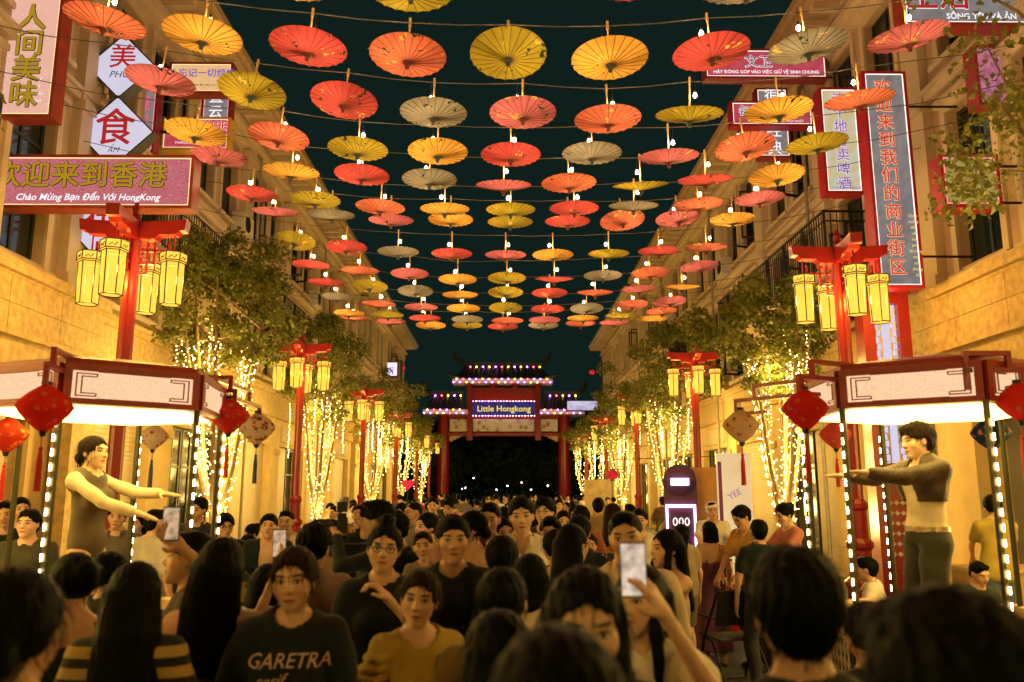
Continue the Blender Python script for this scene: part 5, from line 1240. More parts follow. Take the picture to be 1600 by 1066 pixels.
# ------------------------------------------------------------------ people
from mathutils.bvhtree import BVHTree
def glasses(J, e):
    Rh = J['Rh']; h = J['head']; k = J['hs']; q = MB()
    def W(p): return Vector(h + Rh @ (np.array(p) * k))
    for sx in (-1, 1):
        q.tube([W((sx * .033 + .021 * math.cos(a), -.103, .006 + .018 * math.sin(a))) for a in np.linspace(0, 2 * PI, 15)], .0022, 4, False); q.tube([W((sx * .053, -.100, .01)), W((sx * .078, -.02, .012))], .002, 4)
    q.tube([W((-.012, -.104, .01)), W((.012, -.104, .01))], .002, 4); q.build('glasses', BLACK, e)
def person(px, py, Y, phi, label, z0=0.0, res=None, handpx=None, Hfix=None, group=None, gl=False, **kw):
    p = at(px, py, Y); drop = {'sit': .44, 'lunge': .10, 'bent': .06}.get(kw.get('legs'), 0)
    H = Hfix or (p.z - z0) * 1.70 / (1.715 - drop)
    H = max(.75, min(1.90, H))
    if Y < 2.6: h_ = (.013, .007, .0065)
    elif Y < 7: h_ = (.022, .0098, .008)
    else: h_ = (.030, .0125, .0095)
    if res: h_ = res
    f = R(phi); s = H / 1.70
    if handpx:
        tg = {}
        for k, (hx, hy, hY, pole) in handpx.items():
            w_ = at(hx, hy, hY) - Vector((p.x, Y, z0)); c_, s_ = math.cos(-f), math.sin(-f)
            tg[k] = ((np.array((w_.x * c_ - w_.y * s_, w_.x * s_ + w_.y * c_, w_.z)) / s), pole)
        kw['targets'] = tg
    parts, J = human(H=H, hb=h_[0], hh=h_[1], hd=h_[2], **kw)
    e = thing('person', label, 'person', (p.x, Y, z0), f, group)
    ob = {n: link(n, m, e) for n, m in parts}
    if gl: glasses(J, e)
    M = Matrix.Rotation(f, 3, 'Z')
    def wp(v): return Vector((p.x, Y, z0)) + M @ Vector(v)
    return e, J, ob, wp
BK = (.0055, .0125, .014); WH = (.78, .73, .64); CR_ = (.62, .52, .38); DK = (.028, .034, .036); JE = (.05, .06, .09); BE = (.35, .28, .19)
SEED = [100]
def pp(*a, **k):
    SEED[0] += 1; k.setdefault('seed', SEED[0]); rv = random.Random(SEED[0]); k.setdefault('hroll', rv.uniform(-.13, .13)); k['hyaw'] = k.get('hyaw', 0) + rv.uniform(-.18, .18); k.setdefault('hpitch', rv.uniform(-.12, .08)); k.setdefault('build', rv.uniform(.94, 1.1))
    return person(*a, **k)
def phone(pos, rot, label, screen, wd=.075, ht=.155):
    e = thing('smartphone', label, 'phone', pos); e.rotation_euler = rot
    q = MB(); q.box((0, 0, 0), (wd, .009, ht)); q.build('case', BLACK, e)
    q = MB(); q.box((0, -.0052, 0), (wd - .006, .001, ht - .012)); q.build('screen', screen, e)
    return e
SCR = sign_face('phone_screen', (.05, .03, .03), (.95, .62, .34), 1.1, 30, False)
# --- performers on the stages
WHM = cloth((.78, .66, .48)); VESTM = cloth((.13, .10, .07)); JACK = mat('jacket_dark_brown', (.075, .05, .03), .45, 0, .3, 8, .4, 60)
e, J, ob, wp = pp(152, 680, 5.85, 80, 'person with a low bun and black vest dancing arms out on the lit stage', z0=.69, fem=True, pose='reach', hair='lowbun', haircol='brown', skin=0, top=('fitlong', (.72, .6, .43), WHM), over=('vest', (.1, .075, .05), VESTM), bottom=('briefs', BK), legs='bent', build=.82, lean=-.04, targets={'L': ((.10, -.58, 1.25), (.4, 0, -.8)), 'R': ((-.12, -.50, 1.12), (-.4, 0, -.8))}, shoes=(.5, .4, .3), res=(.013, .007, .006), hpitch=.02)
e, J, ob, wp = pp(1434, 663, 5.7, -82, 'person in a dark cropped jacket and white shirt dancing on the lit stage', z0=.69, pose='reach_up', hair='fluffy', haircol='brown', skin=0, top=('fitted', (.78, .68, .52), WHM), over=('crop', (.07, .05, .03), JACK), bottom=('trousers', (.05, .05, .045)), shoes=(.7, .62, .5), res=(.013, .007, .006), hyaw=-.1)
q = MB()
for k in range(26):
    a = 2 * PI * k / 26; q.box((.158 * math.cos(a), .118 * math.sin(a) + .003, .985 * J['s']), (.012, .034, .034), Matrix.Rotation(a, 3, 'Z'))
q.build('belt', mat('belt_studded', (.6, .5, .35), .35, .5, .4, 30), e)
# --- nearest people, seen from behind
pp(34, 884, 1.75, 190, 'person with dark pinned-up hair and bare shoulders beside the woman\'s stage', fem=True, hair='lowbun', top=('tank', BK), skin=1)
pp(120, 862, 3.4, 215, 'person in a black tank top with gathered dark hair watching the woman dance', fem=True, hair='bun', top=('tank', BK), skin=2, hyaw=.2)
pp(175, 860, 4.4, 150, 'person with dark tied hair peeking past the striped shirt', fem=True, hair='lowbun', top=('tee', DK), skin=2)
pp(214, 877, 2.95, 182, 'person with long straight hair in a black and yellow striped shirt', fem=True, hair='long', top=('tee', (.45, .30, .08), cloth((.40, .27, .08), 'striped_yellow_black', ((.015, .015, .015), 95, .1))), bottom=('trousers', DK))
e, J, ob, wp = pp(300, 832, 4.1, -70, 'person in profile holding a phone up high toward the woman\'s stage', hair='short', top=('tee', (.05, .04, .035)), skin=1, handpx={'R': (283, 855, 3.95, (0, 1, -.6))}, pose='down')
phone(wp(J['palmR']) + Vector((0, 0, .055)), (0, 0, .12), 'phone filming the stage in a raised hand beside the long-haired woman', SCR)
pp(347, 838, 3.3, 178, 'person with very long straight black hair in a pale sleeveless top', fem=True, hair='long', top=('tank', (.30, .27, .20)), skin=2, bottom=('skirt', DK))
# --- walking towards the viewer
e, J, ob, wp = pp(463, 853, 3.2, 8, 'person with tied-back hair in a black raglan tee printed GARETRA', fem=True, hair='lowbun', haircol='brown', top=('tee', (.006, .013, .014), cloth((.006, .013, .014), 'tee_black_print')), pose='front', skin=2, build=1.08, hyaw=-.1, res=(.014, .007, .0065))
def printed(ob, txt, size, z, m, dz=0, shear=.25, x=0.0):
    o = ob.get('t_shirt'); 
    if o is None: return
    bv = BVHTree.FromPolygons([v.co for v in o.data.vertices], [list(p.vertices) for p in o.data.polygons])
    me = text_mesh(txt, size, 0, shear, 'CENTER', 0).copy(); me.materials.append(m)
    for v in me.vertices:
        h = bv.ray_cast(Vector((v.co.x + x, -1, z + v.co.y)), Vector((0, 1, 0)))
        v.co = Vector((v.co.x + x, (h[0].y if h[0] else -.13) - .006, z + v.co.y))
    link('print', me, o)
PRN = mat('print_cream', (.62, .46, .34), .7)
printed(ob, 'GARETRA', .068, 1.315 * J['s'], PRN); printed(ob, 'serif', .055, 1.255 * J['s'], PRN, shear=.4, x=-.06)
e, J, ob, wp = pp(656, 889, 3.4, 22, 'person with a ponytail in a yellow ruffled blouse with a black strap', fem=True, hair='ponytail', haircol='brown', top=('ruffle', (.42, .31, .05)), pose='front', skin=0, hyaw=-.35, res=(.014, .007, .0065))
q = MB(); q.tube([(.07, -.06, 1.36 * J['s']), (.05, -.135, 1.28 * J['s']), (.0, -.165, 1.15 * J['s']), (-.06, -.19, 1.05 * J['s'])], .016, 5); q.build('strap', BLACK, e)
e, J, ob, wp = pp(601, 817, 4.2, 8, 'person with round glasses in a black tee, hand raised to the chest', fem=True, hair='topbun', top=('tee', BK), pose='chinL', skin=0, gl=True, hyaw=.08)
pp(708, 806, 4.5, -4, 'tall person with short hair in a plain black tee beside the baby', hair='short', top=('tee', BK), skin=1, hyaw=.15, pose='down2')
pp(662, 838, 4.95, 5, 'baby with thin hair looking over a shoulder in the crowd', z0=.80, Hfix=.80, child=True, hair='crew', haircol='brown', top=('tee', (.25, .22, .18)), bottom=('shorts', DK), shoes=None, skin=0, legs='stand', hyaw=-.2)
e, J, ob, wp = pp(590, 785, 5.9, -72, 'person with thick hair in black sleeves photographing with a camera', hair='fluffy', top=('long', BK), pose='camera', skin=0, hyaw=-.1)
cp = (wp(J['palmL']) + wp(J['palmR'])) / 2; ce = thing('camera', 'black camera with a long lens held by the photographer in the crowd', 'camera', cp + Vector((0, 0, .03)), R(-72))
q = MB(); q.box((0, 0, 0), (.14, .07, .10)); q.box((0, 0, .06), (.06, .06, .035)); q.build('camera_body', BLACK, ce); q = MB(); q.tube([(0, -.035, 0), (0, -.19, 0)], [.036, .042], 12); q.build('lens', BLACK, ce); q = MB(); q.box((0, 0, .12), (.06, .07, .07)); q.build('flash', BLACK, ce)
pp(632, 800, 6.2, -45, 'person in a black tee bowing the head in the crowd', hair='fluffy', top=('tee', BK), skin=1, hpitch=-.45, lean=.1)
pp(668, 800, 7.2, -50, 'person with a ponytail in a pale flowered top', fem=True, hair='ponytail', top=('tee', (.42, .22, .18)), skin=0)
pp(815, 777, 6.0, 2, 'person in a white collared shirt with neat short hair', hair='short', top=('shirt', WH), skin=0, pose='down', collar=True, hyaw=.05)
pp(765, 784, 6.4, 0, 'person with crew-cut hair in a maroon polo shirt', hair='crew', top=('polo', (.10, .025, .03)), skin=1)
pp(738, 797, 6.1, -55, 'person with bare shoulders in an orange strapped top', fem=True, hair='lowbun', top=('tank', (.70, .22, .12)), skin=0, hyaw=-.2)
pp(851, 779, 8.0, -12, 'person with glasses in a dark jacket behind the white shirt', hair='fluffy', top=('long', DK), skin=0, gl=True)
pp(786, 807, 6.6, 15, 'smiling person with tied hair in a brown top', fem=True, hair='bun', top=('tee', (.10, .06, .04)), skin=0)
pp(860, 806, 6.5, -10, 'person with a fringe in a dark top behind the dark-haired pair', fem=True, hair='short', top=('tee', DK), skin=0)
pp(978, 797, 4.1, -4, 'person with short hair in an open cream shirt facing the crowd', hair='crew', top=('shirt', CR_), skin=1, collar=True)
pp(893, 818, 4.95, 140, 'person with long dark hair turned away in a cream top', fem=True, hair='long', top=('tee', CR_), skin=0)
pp(868, 826, 5.5, 200, 'person with gathered dark hair seen from behind in a black top', fem=True, hair='lowbun', top=('tee', BK), skin=0)
pp(784, 838, 4.4, 155, 'person with short dark hair turned away in a black tee', hair='short', top=('tee', BK), skin=2, hyaw=.3)
pp(826, 864, 3.9, 170, 'person with dark shoulder-length hair seen from behind in a white top', fem=True, hair='bob', top=('tee', CR_), skin=2)
pp(787, 889, 2.9, 178, 'person with cropped dark hair from behind in an olive shirt', hair='short', top=('shirt', (.17, .13, .05)), skin=1)
pp(780, 952, 2.05, 185, 'person with long loose dark hair from behind in a pale pink top', fem=True, hair='long', top=('tee', (.45, .26, .22)), skin=1)
pp(912, 884, 1.95, 4, 'smiling person with loose dark hair half hidden by a dark head', fem=True, hair='loose', top=('tee', BK), skin=2, hpitch=-.12)
pp(868, 976, 1.12, 182, 'person with long black hair seen from close behind in the middle of the crowd', fem=True, hair='long', top=('tee', BK), skin=1)
e, J, ob, wp = pp(1000, 880, 2.85, -35, 'person in a white tee with dark hair raising a lit phone', fem=True, hair='loose', top=('tee', WH), skin=2, handpx={'L': (1041, 965, 2.5, (.6, .2, -1))}, pose='down')
phone(wp(J['palmL']) + Vector((-.035, -.01, .075)), (-.1, 0, .05), 'large bright phone raised above the white tee', sign_face('phone_screen_bright', (.08, .04, .03), (1.0, .78, .58), 1.2, 22, False), .078, .16)
e, J, ob, wp = pp(1042, 826, 5.2, -70, 'person holding a pale phone in both hands in front of the face', fem=True, hair='loose', top=('tank', CR_), pose='phone', skin=0, bottom=('skirt', (.3, .25, .15)))
phone((wp(J['palmL']) + wp(J['palmR'])) / 2 + Vector((0, 0, .06)), (0, 0, R(-70 + 180)), 'pale yellow phone held upright in two hands', mat('phone_back_yellow', (.7, .5, .15), .4))
# --- right side, by the food stall
pp(1064, 818, 9.2, 200, 'person with a ponytail in a beige tee and shorts with a black shoulder strap', fem=True, hair='ponytail', top=('tee', BE), bottom=('shorts', (.2, .17, .12)), skin=0)
pp(1108, 814, 9.6, 190, 'person with a black bob in a long purple backless dress', fem=True, hair='bob', top=('dress', (.16, .07, .14)), bottom=('long_skirt', (.16, .07, .14)), shoes=(.6, .5, .4), skin=0)
pp(1174, 788, 9.3, -65, 'person in an orange shirt bending over the food stall', hair='short', top=('shirt', (.50, .27, .07)), pose='work', skin=1, hpitch=-.4, lean=.18)
pp(1184, 812, 8.3, 186, 'young person in a black tee with his back turned by the stall', hair='short', top=('tee', BK), skin=1)
pp(1229, 785, 9.2, -75, 'person with a bun in a pink tee picking food at the stall', fem=True, hair='bun', top=('tee', (.50, .19, .20)), pose='work', skin=0, hpitch=-.35)
e, J, ob, wp = pp(1112, 784, 11.6, -10, 'person in a white cap and white tee serving at the stall', hair='crew', top=('tee', WH), pose='work', skin=2)
q = MB(); hp_ = Vector(J['head']); q.ball(hp_ + Vector((0, .015, .055)), (.098, .112, .085), 12, 6); cp_ = q.build('cap', cloth((.72, .66, .55)), e); q = MB(); q.box(hp_ + Vector((0, -.12, .055)), (.13, .09, .012)); q.build('brim', cloth((.72, .66, .55)), cp_)
pp(1051, 790, 12.6, -10, 'person with a short bob in a cream top behind the stall counter', fem=True, hair='bob', top=('tee', CR_), pose='work', skin=0, hpitch=-.3)
# --- nearest on the right
pp(1241, 858, 1.78, 180, 'person with short black hair seen from close behind beside the stall view', hair='short', top=('tee', BK), skin=1)
pp(1354, 938, 2.9, 178, 'person with a dark bun from behind in front of the man\'s stage', fem=True, hair='lowbun', top=('tee', DK), skin=1)
pp(1490, 926, 1.06, 186, 'person with cropped black hair, neck bare, closest to the man\'s stage', hair='short', top=('tee', BK), skin=1)
e, J, ob, wp = pp(1378, 870, 8.6, -120, 'person in a white shirt sitting on a folding chair beyond the man\'s stage', legs='sit', hair='short', top=('shirt', WH), bottom=('trousers', DK), pose='lap', skin=1, lean=.25, Hfix=1.66)
pp(1549, 772, 9.3, 165, 'person with a bun in a yellow tee at the shop counter', fem=True, hair='bun', top=('tee', (.42, .32, .06)), bottom=('trousers', (.10, .13, .18)), skin=0, pose='work')
pp(1520, 836, 8.4, 10, 'person sitting low with bowed head in front of the shop counter', legs='sit', hair='crew', top=('tee', DK), pose='lap', skin=1, hpitch=-.4, Hfix=1.62)
# --- left side, along the shutters
pp(48, 796, 7.3, 10, 'person with a fringe in a dark camouflage tee left of the dancing woman', hair='short', top=('tee', (.06, .06, .04), cloth((.055, .055, .035), 'camo_dark')), skin=0)
pp(34, 776, 8.4, 40, 'person in a pale flowered blouse looking aside next to the camouflage tee', fem=True, hair='lowbun', top=('tee', (.35, .25, .15)), skin=2)
pp(10, 782, 8.0, 30, 'person in a plain black tee at the dark doorway', hair='crew', top=('tee', BK), skin=1)
pp(186, 786, 8.2, 8, 'person with a face mask and grey polo behind the dancing woman', hair='short', top=('polo', (.12, .11, .10)), skin=1)
pp(216, 800, 9.0, -8, 'person in a sleeveless dark top behind the light strip of the stage', fem=True, hair='bob', top=('tank', DK), skin=2)
pp(243, 795, 7.7, 150, 'person in a pale grey shirt turned away beside the stage', hair='crew', top=('shirt', (.42, .38, .34)), skin=1)
pp(311, 777, 9.2, 5, 'tall person in a dark polo standing by the lit tree trunk', hair='short', top=('polo', DK), skin=1)
pp(352, 804, 8.5, 25, 'person with glasses in a black tee touching the face', hair='fluffy', top=('tee', BK), pose='chin', skin=2, gl=True)
pp(421, 803, 8.3, 10, 'person in an open black cardigan holding a small phone', hair='short', top=('jacket', BK), skin=2, pose='front')
e, J, ob, wp = pp(449, 796, 8.7, -8, 'person in a white tee printed NINO next to the black cardigan', hair='crew', top=('tee', WH), skin=1); printed(ob, 'NINO', .09, 1.2 * J['s'], mat('print_black', (.02, .02, .02), .7), shear=0)
pp(402, 888, 8.2, -45, 'small child in a white polo shirt among the adults', hair='short', top=('polo', WH), child=True, Hfix=1.12, headk=.82, bottom=('shorts', DK), skin=0)
pp(398, 818, 10.2, -60, 'person with bowed head in a lilac top behind the glasses wearer', fem=True, hair='bun', top=('tee', (.40, .30, .36)), skin=0, hpitch=-.4)
pp(378, 832, 9.4, 60, 'person in a yellow top leaning in beside the small child', fem=True, hair='ponytail', top=('tee', (.45, .34, .08)), skin=0, lean=.2)
pp(332, 840, 10.5, -20, 'person in a brown tee sitting at the foot of the lit tree', legs='sit', hair='short', top=('tee', (.16, .09, .05)), pose='lap', Hfix=1.62)
pp(492, 821, 4.9, 172, 'person with thick dark hair from behind in a mauve tee', hair='fluffy', top=('tee', (.27, .20, .19)), skin=1)
e, J, ob, wp = pp(415, 905, 4.6, 165, 'person in a pale blouse holding up a phone behind the GARETRA tee', fem=True, hair='bob', top=('tee', (.35, .28, .2)), skin=2, handpx={'R': (432, 892, 4.35, (.3, .5, -1))}, pose='down', Hfix=1.5)
phone(wp(J['palmR']) + Vector((0, 0, .06)), (0, 0, 0), 'small lit phone raised over the head of the printed tee', SCR, .07, .145)
pp(525, 790, 13, -40, 'person in a magenta tee by the second lamp post base', hair='crew', top=('tee', (.40, .05, .12)), skin=1)
pp(538, 776, 15, 160, 'person with grey hair in a white shirt by the shutters', hair='crew', haircol='grey', top=('shirt', WH), skin=1)
pp(560, 789, 11, 0, 'person in a black tee beyond the photographer', hair='crew', top=('tee', BK), skin=1)
pp(648, 784, 9.8, -60, 'balding person with glasses in a grey shirt further back', hair='bald', top=('shirt', (.2, .18, .16)), skin=1, gl=True)
pp(677, 777, 13.0, 5, 'person in a dark buttoned shirt walking up the middle of the street', hair='short', top=('shirt', DK), skin=0)
pp(705, 779, 11.0, -30, 'person with a round cap of hair in a tan shirt', hair='fluffy', top=('polo', (.3, .2, .1)), skin=1)
pp(724, 786, 9.2, -70, 'person with short greying hair in a brown polo', hair='crew', haircol='grey', top=('polo', (.15, .08, .05)), skin=1)
pp(880, 797, 9.0, -5, 'smiling person with tied hair in a white top further back', fem=True, hair='bun', top=('tee', WH), skin=0)
pp(908, 792, 9.6, 185, 'person with dark hair in a rust tee walking away', hair='fluffy', top=('tee', (.28, .09, .04)), skin=1)
pp(935, 778, 12.5, 170, 'person in a khaki shirt and dark cap walking away', hair='short', top=('shirt', (.28, .2, .1)), skin=1)
pp(958, 786, 10.4, 100, 'person with brown hair in profile with an orange top', fem=True, hair='long', haircol='brown', top=('tee', (.5, .2, .06)), skin=0)
pp(512, 812, 9.5, 170, 'person in a checked beige shirt from behind near the photographer', hair='short', top=('shirt', (.36, .28, .17)), bottom=('trousers', (.55, .46, .3)), skin=1)
pp(905, 806, 6.4, 175, 'person from behind holding a small phone chest-high in black', hair='short', top=('tee', BK), pose='front', skin=1)
# --- the rest of the crowd further up the street: a few builds, copied with their own clothes
PROTO = []
rc = random.Random(77)
for i in range(10):
    fem = i % 2 == 1
    parts, J = human(H=1.60 if fem else 1.70, fem=fem, pose=('down', 'down2', 'front', 'down', 'phone')[i % 5], hair=('short', 'long', 'crew', 'ponytail', 'fluffy', 'bob', 'short', 'bun', 'short', 'loose')[i], skin=i % 3, top=(('tee', 'tank', 'shirt', 'tee', 'polo')[i % 5], (.5, .5, .5)), bottom=(('trousers', 'skirt', 'trousers', 'shorts', 'trousers')[i % 5], DK), legs=('stand', 'walk')[i % 2], seed=500 + i, hb=.034, hh=.013, hd=0, hyaw=rc.uniform(-.3, .3))
    PROTO.append((parts, fem))
CC = [('white', WH), ('white', WH), ('black', BK), ('cream', CR_), ('red', (.35, .03, .03)), ('pink', (.5, .2, .2)), ('grey', (.2, .19, .18)), ('blue', (.06, .09, .16)), ('yellow', (.5, .36, .08)), ('green', (.07, .11, .06)), ('brown', (.14, .08, .05))]
HN = ('short hair', 'long hair', 'cropped hair', 'a ponytail', 'thick hair', 'a bob', 'neat hair', 'a bun', 'dark hair', 'loose hair')
spots = []; taken = [(o.location.x, o.location.y) for o in C.objects if o.name.startswith('person')]
tries = 0
while len(spots) < 96 and tries < 6000:
    tries += 1
    y = 7.2 + 44 * rc.random() ** 1.35; x = rc.uniform(-4.0, 4.0)
    if y < 13 and abs(x) > 2.6 - (0 if x < 0 else .4): continue
    if y < 9.5 and abs(x) > 1.6: continue
    if all((x - a) ** 2 + (y - b_) ** 2 > (.5 if y < 20 else .75) ** 2 for a, b_ in taken): spots.append((x, y)); taken.append((x, y))
for k, (x, y) in enumerate(sorted(spots, key=lambda t: t[1])):
    i = rc.randrange(10); parts, fem = PROTO[i]; cn, cc = CC[rc.randrange(len(CC))]; away = rc.random() < .5
    lab = 'person with %s and %s top %s up the street' % (HN[i], cn, 'walking away' if away else 'facing the stages')
    e = thing('person', lab, 'person', (x, y, 0), (PI if away else 0) + rc.uniform(-.6, .6), 'crowd further up the street')
    e.scale = [rc.uniform(.95, 1.05)] * 3; cm = cloth(cc)
    for j, (n, m) in enumerate(parts):
        o = link(n, m, e)
        if n in ('t_shirt', 'tank_top', 'shirt', 'polo_shirt', 'collar'): o.material_slots[0].link = 'OBJECT'; o.material_slots[0].material = cm
# ------------------------------------------------------------------ street furniture and stall
ch = thing('folding_chair', 'empty black folding camp chair in front of the food stall', 'chair', (at(1148, 1040, 8.6).x, 8.6, 0), R(195))
def legtube(q, pts, r=.013): q.tube(pts, r, 6)
q = MB()
for sx in (-1, 1): legtube(q, [(sx * .27, -.26, .015), (sx * .27, -.10, .45), (sx * .27, .20, .92)])
legtube(q, [(-.27, .20, .92), (.27, .20, .92)]); legtube(q, [(-.27, -.26, .015), (.27, -.26, .015)]); q.build('back_frame', IRON, ch)
q = MB()
for sx in (-1, 1): legtube(q, [(sx * .25, .30, .015), (sx * .25, .02, .43), (sx * .25, -.25, .47)])
legtube(q, [(-.25, .30, .015), (.25, .30, .015)]); q.build('seat_frame', IRON, ch)
q = MB(); q.box((0, -.02, .46), (.48, .44, .015)); q.build('seat', cloth((.02, .022, .02)), ch)
q = MB(); q.box((0, .15, .76), (.50, .02, .36), Matrix.Rotation(-.32, 3, 'X')); bkx = q.build('backrest', cloth((.02, .022, .02)), ch)
q = MB(); q.box((.10, .135, .80), (.05, .005, .04), Matrix.Rotation(-.32, 3, 'X')); q.build('logo_patch', mat('patch_orange', (.6, .2, .08), .6), bkx)
for sx in (-1, 1): q = MB(); q.box((sx * .27, -.03, .66), (.045, .32, .02)); q.build('armrest', BLACK, ch)
# second chair under the seated man
c2 = copy_tree(ch); pm = [o for o in C.objects if o.name.startswith('person') and o.get('label', '').startswith('person in a white shirt sitting')][0]
c2.location = (pm.location.x, pm.location.y, 0); c2.rotation_euler.z = R(-120); c2['label'] = 'black folding camp chair under the seated white shirt beyond the man\'s stage'
for a_, b_ in (('person sitting low', 'stool_a'), ('person in a brown tee sitting', 'stool_b')):
    pm = [o for o in C.objects if o.name.startswith('person') and o.get('label', '').startswith(a_)][0]
    st = thing('plastic_stool', 'low red plastic stool under the %s' % ('person with bowed head by the shop counter' if b_ == 'stool_a' else 'person at the foot of the lit tree'), 'stool', (pm.location.x, pm.location.y + .0, 0), pm.rotation_euler.z)
    q = MB(); q.box((0, .02, .385), (.34, .32, .03)); q.build('seat', RED, st)
    for sx in (-1, 1):
        for sy in (-1, 1): q = MB(); q.tube([(sx * .17, .02 + sy * .15, 0), (sx * .14, .02 + sy * .13, .37)], .018, 6); q.build('leg', RED, st)
# food stall table with goods
tx = at(1150, 800, 10.2).x
tb = thing('stall_table', 'long stall table with a patterned red cloth in front of the orange panel', 'table', (tx, 10.4, 0), R(-12))
q = MB(); q.box((0, 0, .80), (1.9, .7, .03)); q.build('tabletop', mat('table_board', (.5, .36, .2), .6), tb)
q = MB(); q.box((0, -.352, .50), (1.9, .006, .57)); q.build('cloth_front', SILK['red'], tb)
for sx in (-1, 1):
    for sy in (-1, 1): q = MB(); q.bx(sx * .9 - .02, sx * .9 + .02, sy * .31 - .02, sy * .31 + .02, 0, .785); q.build('leg', IRON, tb)
Mt = Matrix.Rotation(R(-12), 3, 'Z'); rs = random.Random(4)
GC = [((.6, .3, .05), 'orange'), ((.5, .05, .04), 'red'), ((.65, .55, .4), 'cream'), ((.1, .2, .06), 'green'), ((.55, .42, .06), 'yellow')]
for k in range(16):
    p = Vector((tx, 10.4, .815)) + Mt @ Vector((-.85 + .113 * k, rs.uniform(-.24, .2), 0)); cc, cn = GC[k % 5]; h = rs.uniform(.10, .26)
    b_ = thing('snack_jar', '%s snack jar with a dark lid on the stall table' % cn, 'jar', p, group='%s snack jars on the stall table' % cn)
    q = MB(); q.lathe([(.038, 0), (.044, .01), (.044, h - .03), (.03, h)], (0, 0, 0), 10); q.build('jar_body', mat('snack_' + cn, cc, .35), b_, True)
    q = MB(); q.lathe([(.034, h - .002), (.034, h + .02)], (0, 0, 0), 10); q.build('lid', BLACK, b_)
# panels behind the stall
def panel(px, w_, Y, zt, m, label, rz=0, th=.12, name='display_board'):
    x = at(px, 780, Y).x; e = thing(name, label, 'display board', (x, Y, .12 if abs(x) > 4.5 else 0), rz); q = MB(); q.box((0, 0, zt / 2), (w_, th, zt)); q.build('board', m, e)
    for sx in (-1, 1): q = MB(); q.box((sx * w_ * .4, 0, .02), (.08, .5, .04)); q.build('foot', IRON, e)
    return e
e = panel(1112, .72, 12.6, 2.25, mat('board_orange', (.66, .34, .09), .7), 'brown-orange display panel with a black scribbled figure', -.25)
q = MB(); rs = random.Random(9)
for k in range(4): q.tube([(.15 + .10 * math.cos(a + k) * (1 + .3 * k) * .7, -.066, 1.25 + .12 * k + .10 * math.sin(a * (1 + k % 2))) for a in np.linspace(0, 6.0, 22)], .009, 4)
q.build('drawing', BLACK, e)
e = panel(1148, .46, 11.6, 2.42, sign_face('board_white_glow', (.80, .50, .22), (.90, .66, .34), 1.0, 3, False), 'leaning white board with purple slanted lettering beside the orange panel', -.2)  # the board is no lamp; its brightness is emitted by the material
for k, (t_, z) in enumerate((('YEE', 1.85),)): lettering(t_, .12, LPURP, (0, -.064, z), e).rotation_euler = (PI / 2, -.5, 0)
q = MB(); q.box((-.19, -.066, 1.2), (.05, .01, 2.2)); q.build('stripe', mat('board_stripe_purple', (.2, .05, .3), .6), e)
e = thing('ticket_kiosk', 'tall dark purple kiosk with white neon outline reading 000', 'kiosk', (at(1063, 780, 12.4).x, 12.4, .0), -.2)
q = MB(); q.bx(-.24, .24, -.2, .2, 0, 2.05); q.tube([(0, -.2, 2.05), (0, .2, 2.05)], .24, 20); q.build('housing', mat('kiosk_purple', (.10, .035, .09), .5), e)
NEON = glow('neon_white', (.95, .70, 1.0), 3.5); q = MB()
for sx in (-1, 1): q.bx(sx * .20 - .014, sx * .20 + .014, -.225, -.202, .2, 1.7)
q.bx(-.186, .186, -.225, -.202, 1.66, 1.70); q.bx(-.13, .13, -.225, -.202, 1.98, 2.08); q.build('neon_tube', NEON, e)
lettering('000', .17, glow('neon_letters', (1.0, .8, .75), 2.0), (0, -.21, 1.45), e)
# red lattice pylon beside the right lamp
pyl = thing('lattice_pylon', 'tall red pylon with white backlit lattice window behind the lamp post', 'pylon', (at(1386, 600, 12.95).x, 12.95, .12), R(-8)); pyl.scale = (1.15, 1.15, 1.10); W_ = .62
q = MB(); q.bx(-W_ / 2, -W_ / 2 + .15, -.2, .2, 0, 4.5); q.bx(W_ / 2 - .15, W_ / 2, -.2, .2, 0, 4.5); q.bx(-W_ / 2 + .15, W_ / 2 - .15, -.19, .2, 4.3, 4.499); q.bx(-W_ / 2 + .15, W_ / 2 - .15, -.19, .2, 0, .5); q.bx(-W_ / 2 + .15, W_ / 2 - .15, -.19, .2, 1.75, 2.0); q.bx(-W_ / 2 - .08, W_ / 2 + .08, -.28, .28, .0, .18); q.build('frame', RED, pyl)
q = MB(); q.bx(-.16, .16, -.06, .06, 2.0, 4.3); q.build('light_panel', glow('pylon_light', (.78, .72, .92), .9), pyl)
q = MB(); q.bx(-.16, .16, -.10, .06, .5, 1.75); q.build('door_panel', RED, pyl)
q = MB()
for sx in (-1, 1):
    for k in range(23): q.bx(sx * .105 - .05, sx * .105 + .05, -.13, -.11, 2.02 + k * .10, 2.032 + k * .10); q.bx(sx * .105 + (.02 if k % 2 else -.03), sx * .105 + (.032 if k % 2 else -.018), -.13, -.11, 2.032 + k * .10, 2.12 + k * .10)
    q.bx(sx * .06 - .006, sx * .06 + .006, -.135, -.105, 2.0, 4.3)
for k in range(6):
    for j in range(4): q.box((-.12 + j * .08, -.112, .75 + k * .14), (.05, .01, .05), Matrix.Rotation(PI / 4, 3, 'Y'))
stuff(q.build('lattice', mat('lattice_cream', (.6, .5, .42), .5), pyl)); 
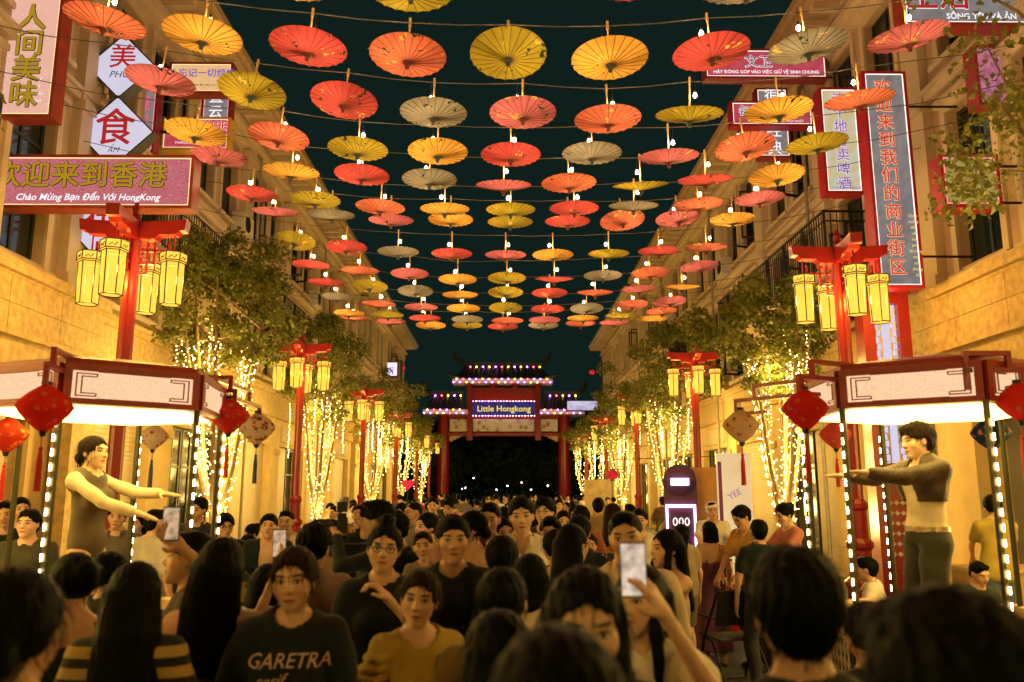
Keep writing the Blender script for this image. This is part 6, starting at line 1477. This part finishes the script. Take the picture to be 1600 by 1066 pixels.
# shop interior on the right: pictures and counter
for k, (px, py, w_, h_) in enumerate([(1535, 755, .30, .22), (1533, 792, .34, .26), (1575, 770, .28, .36)]):
    Yp = 9.4 + k * .5; z = CAMH + (VY - py) * Yp / F; e = thing('picture_frame', ['small dark framed picture, upper of the pair on the shop wall', 'dark framed picture, lower of the pair on the shop wall', 'tall framed picture deeper in the open shop'][k], 'picture', (FX + .54, Yp, max(1.5, z)))
    q = MB(); q.bx(-.03, .0, -w_ / 2, w_ / 2, -h_ / 2, h_ / 2); q.build('frame', BLACK, e); q = MB(); q.bx(-.034, -.031, -w_ / 2 + .03, w_ / 2 - .03, -h_ / 2 + .03, h_ / 2 - .03); q.build('print', mat('picture_print', (.4, .33, .22), .6, 0, .5, 9), e)
ct = thing('shop_counter', 'low wooden counter at the open shop beyond the man\'s stage', 'counter', (5.75, 9.7, .12)); q = MB(); q.box((0, 0, .45), (.9, .55, .86)); q.build('carcass', mat('counter_wood', (.5, .33, .12), .5), ct); q = MB(); q.box((0, 0, .90), (1.0, .65, .04)); q.build('countertop', mat('counter_top', (.6, .42, .2), .4), ct)
# heart sign and small red lanterns far up the street
for k, (px, py, Y, lab) in enumerate([(957, 742, 27.5, 'round red paper lantern hanging by the third lamp post'), (629, 575, 57, 'small red paper lantern high on the grey and cream shophouse'), (925, 582, 57, 'cluster-red paper lantern high on the pale shophouse')]):
    p = at(px, py, Y); e = thing('paper_lantern', lab, 'lantern', p); q = MB(); q.ball((0, 0, 0), (.2, .2, .17), 14, 8); q.build('shade', glow('paper_lantern_red', (.70, .03, .025), 1.0, .4, 7), e, True); q = MB(); q.lathe([(.08, .155), (.08, .2)], (0, 0, 0), 10); q.lathe([(.08, -.2), (.08, -.155)], (0, 0, 0), 10); q.build('cap', BLACK, e)
    sx = -1 if p.x < 0 else 1; q = MB(); q.tube([(0, 0, .19), (0, 0, .5), (sx * FX - p.x, 0, .62)], .012, 4); q.build('bracket', IRON, e)
e = thing('heart_light', 'red heart-shaped light by the trees near the gate', 'light', at(637, 757, 40)); q = MB()
hv = [(16 * math.sin(a) ** 3 * .018, (13 * math.cos(a) - 5 * math.cos(2 * a) - 2 * math.cos(3 * a) - math.cos(4 * a)) * .018) for a in np.linspace(0, 2 * PI, 28)[:-1]]; n = len(hv)
q.add([(x, -.04, z) for x, z in hv] + [(x, .04, z) for x, z in hv], [tuple(range(n)), tuple(range(n, 2 * n))[::-1]] + [(i, n + i, n + (i + 1) % n, (i + 1) % n) for i in range(n)]); q.build('heart', glow('heart_red', (1.0, .02, .03), 1.6), e); hz = e.location.z
q = MB(); q.tube([(0, .0, -hz), (0, .0, -.2)], .02, 5); q.build('stand', IRON, e)
e = panel(934, .95, 30, 2.3, mat('board_cream_notice', (.55, .42, .22), .7, 0, .3, 4), 'cream notice board standing between the lit trunks', 0, .06)
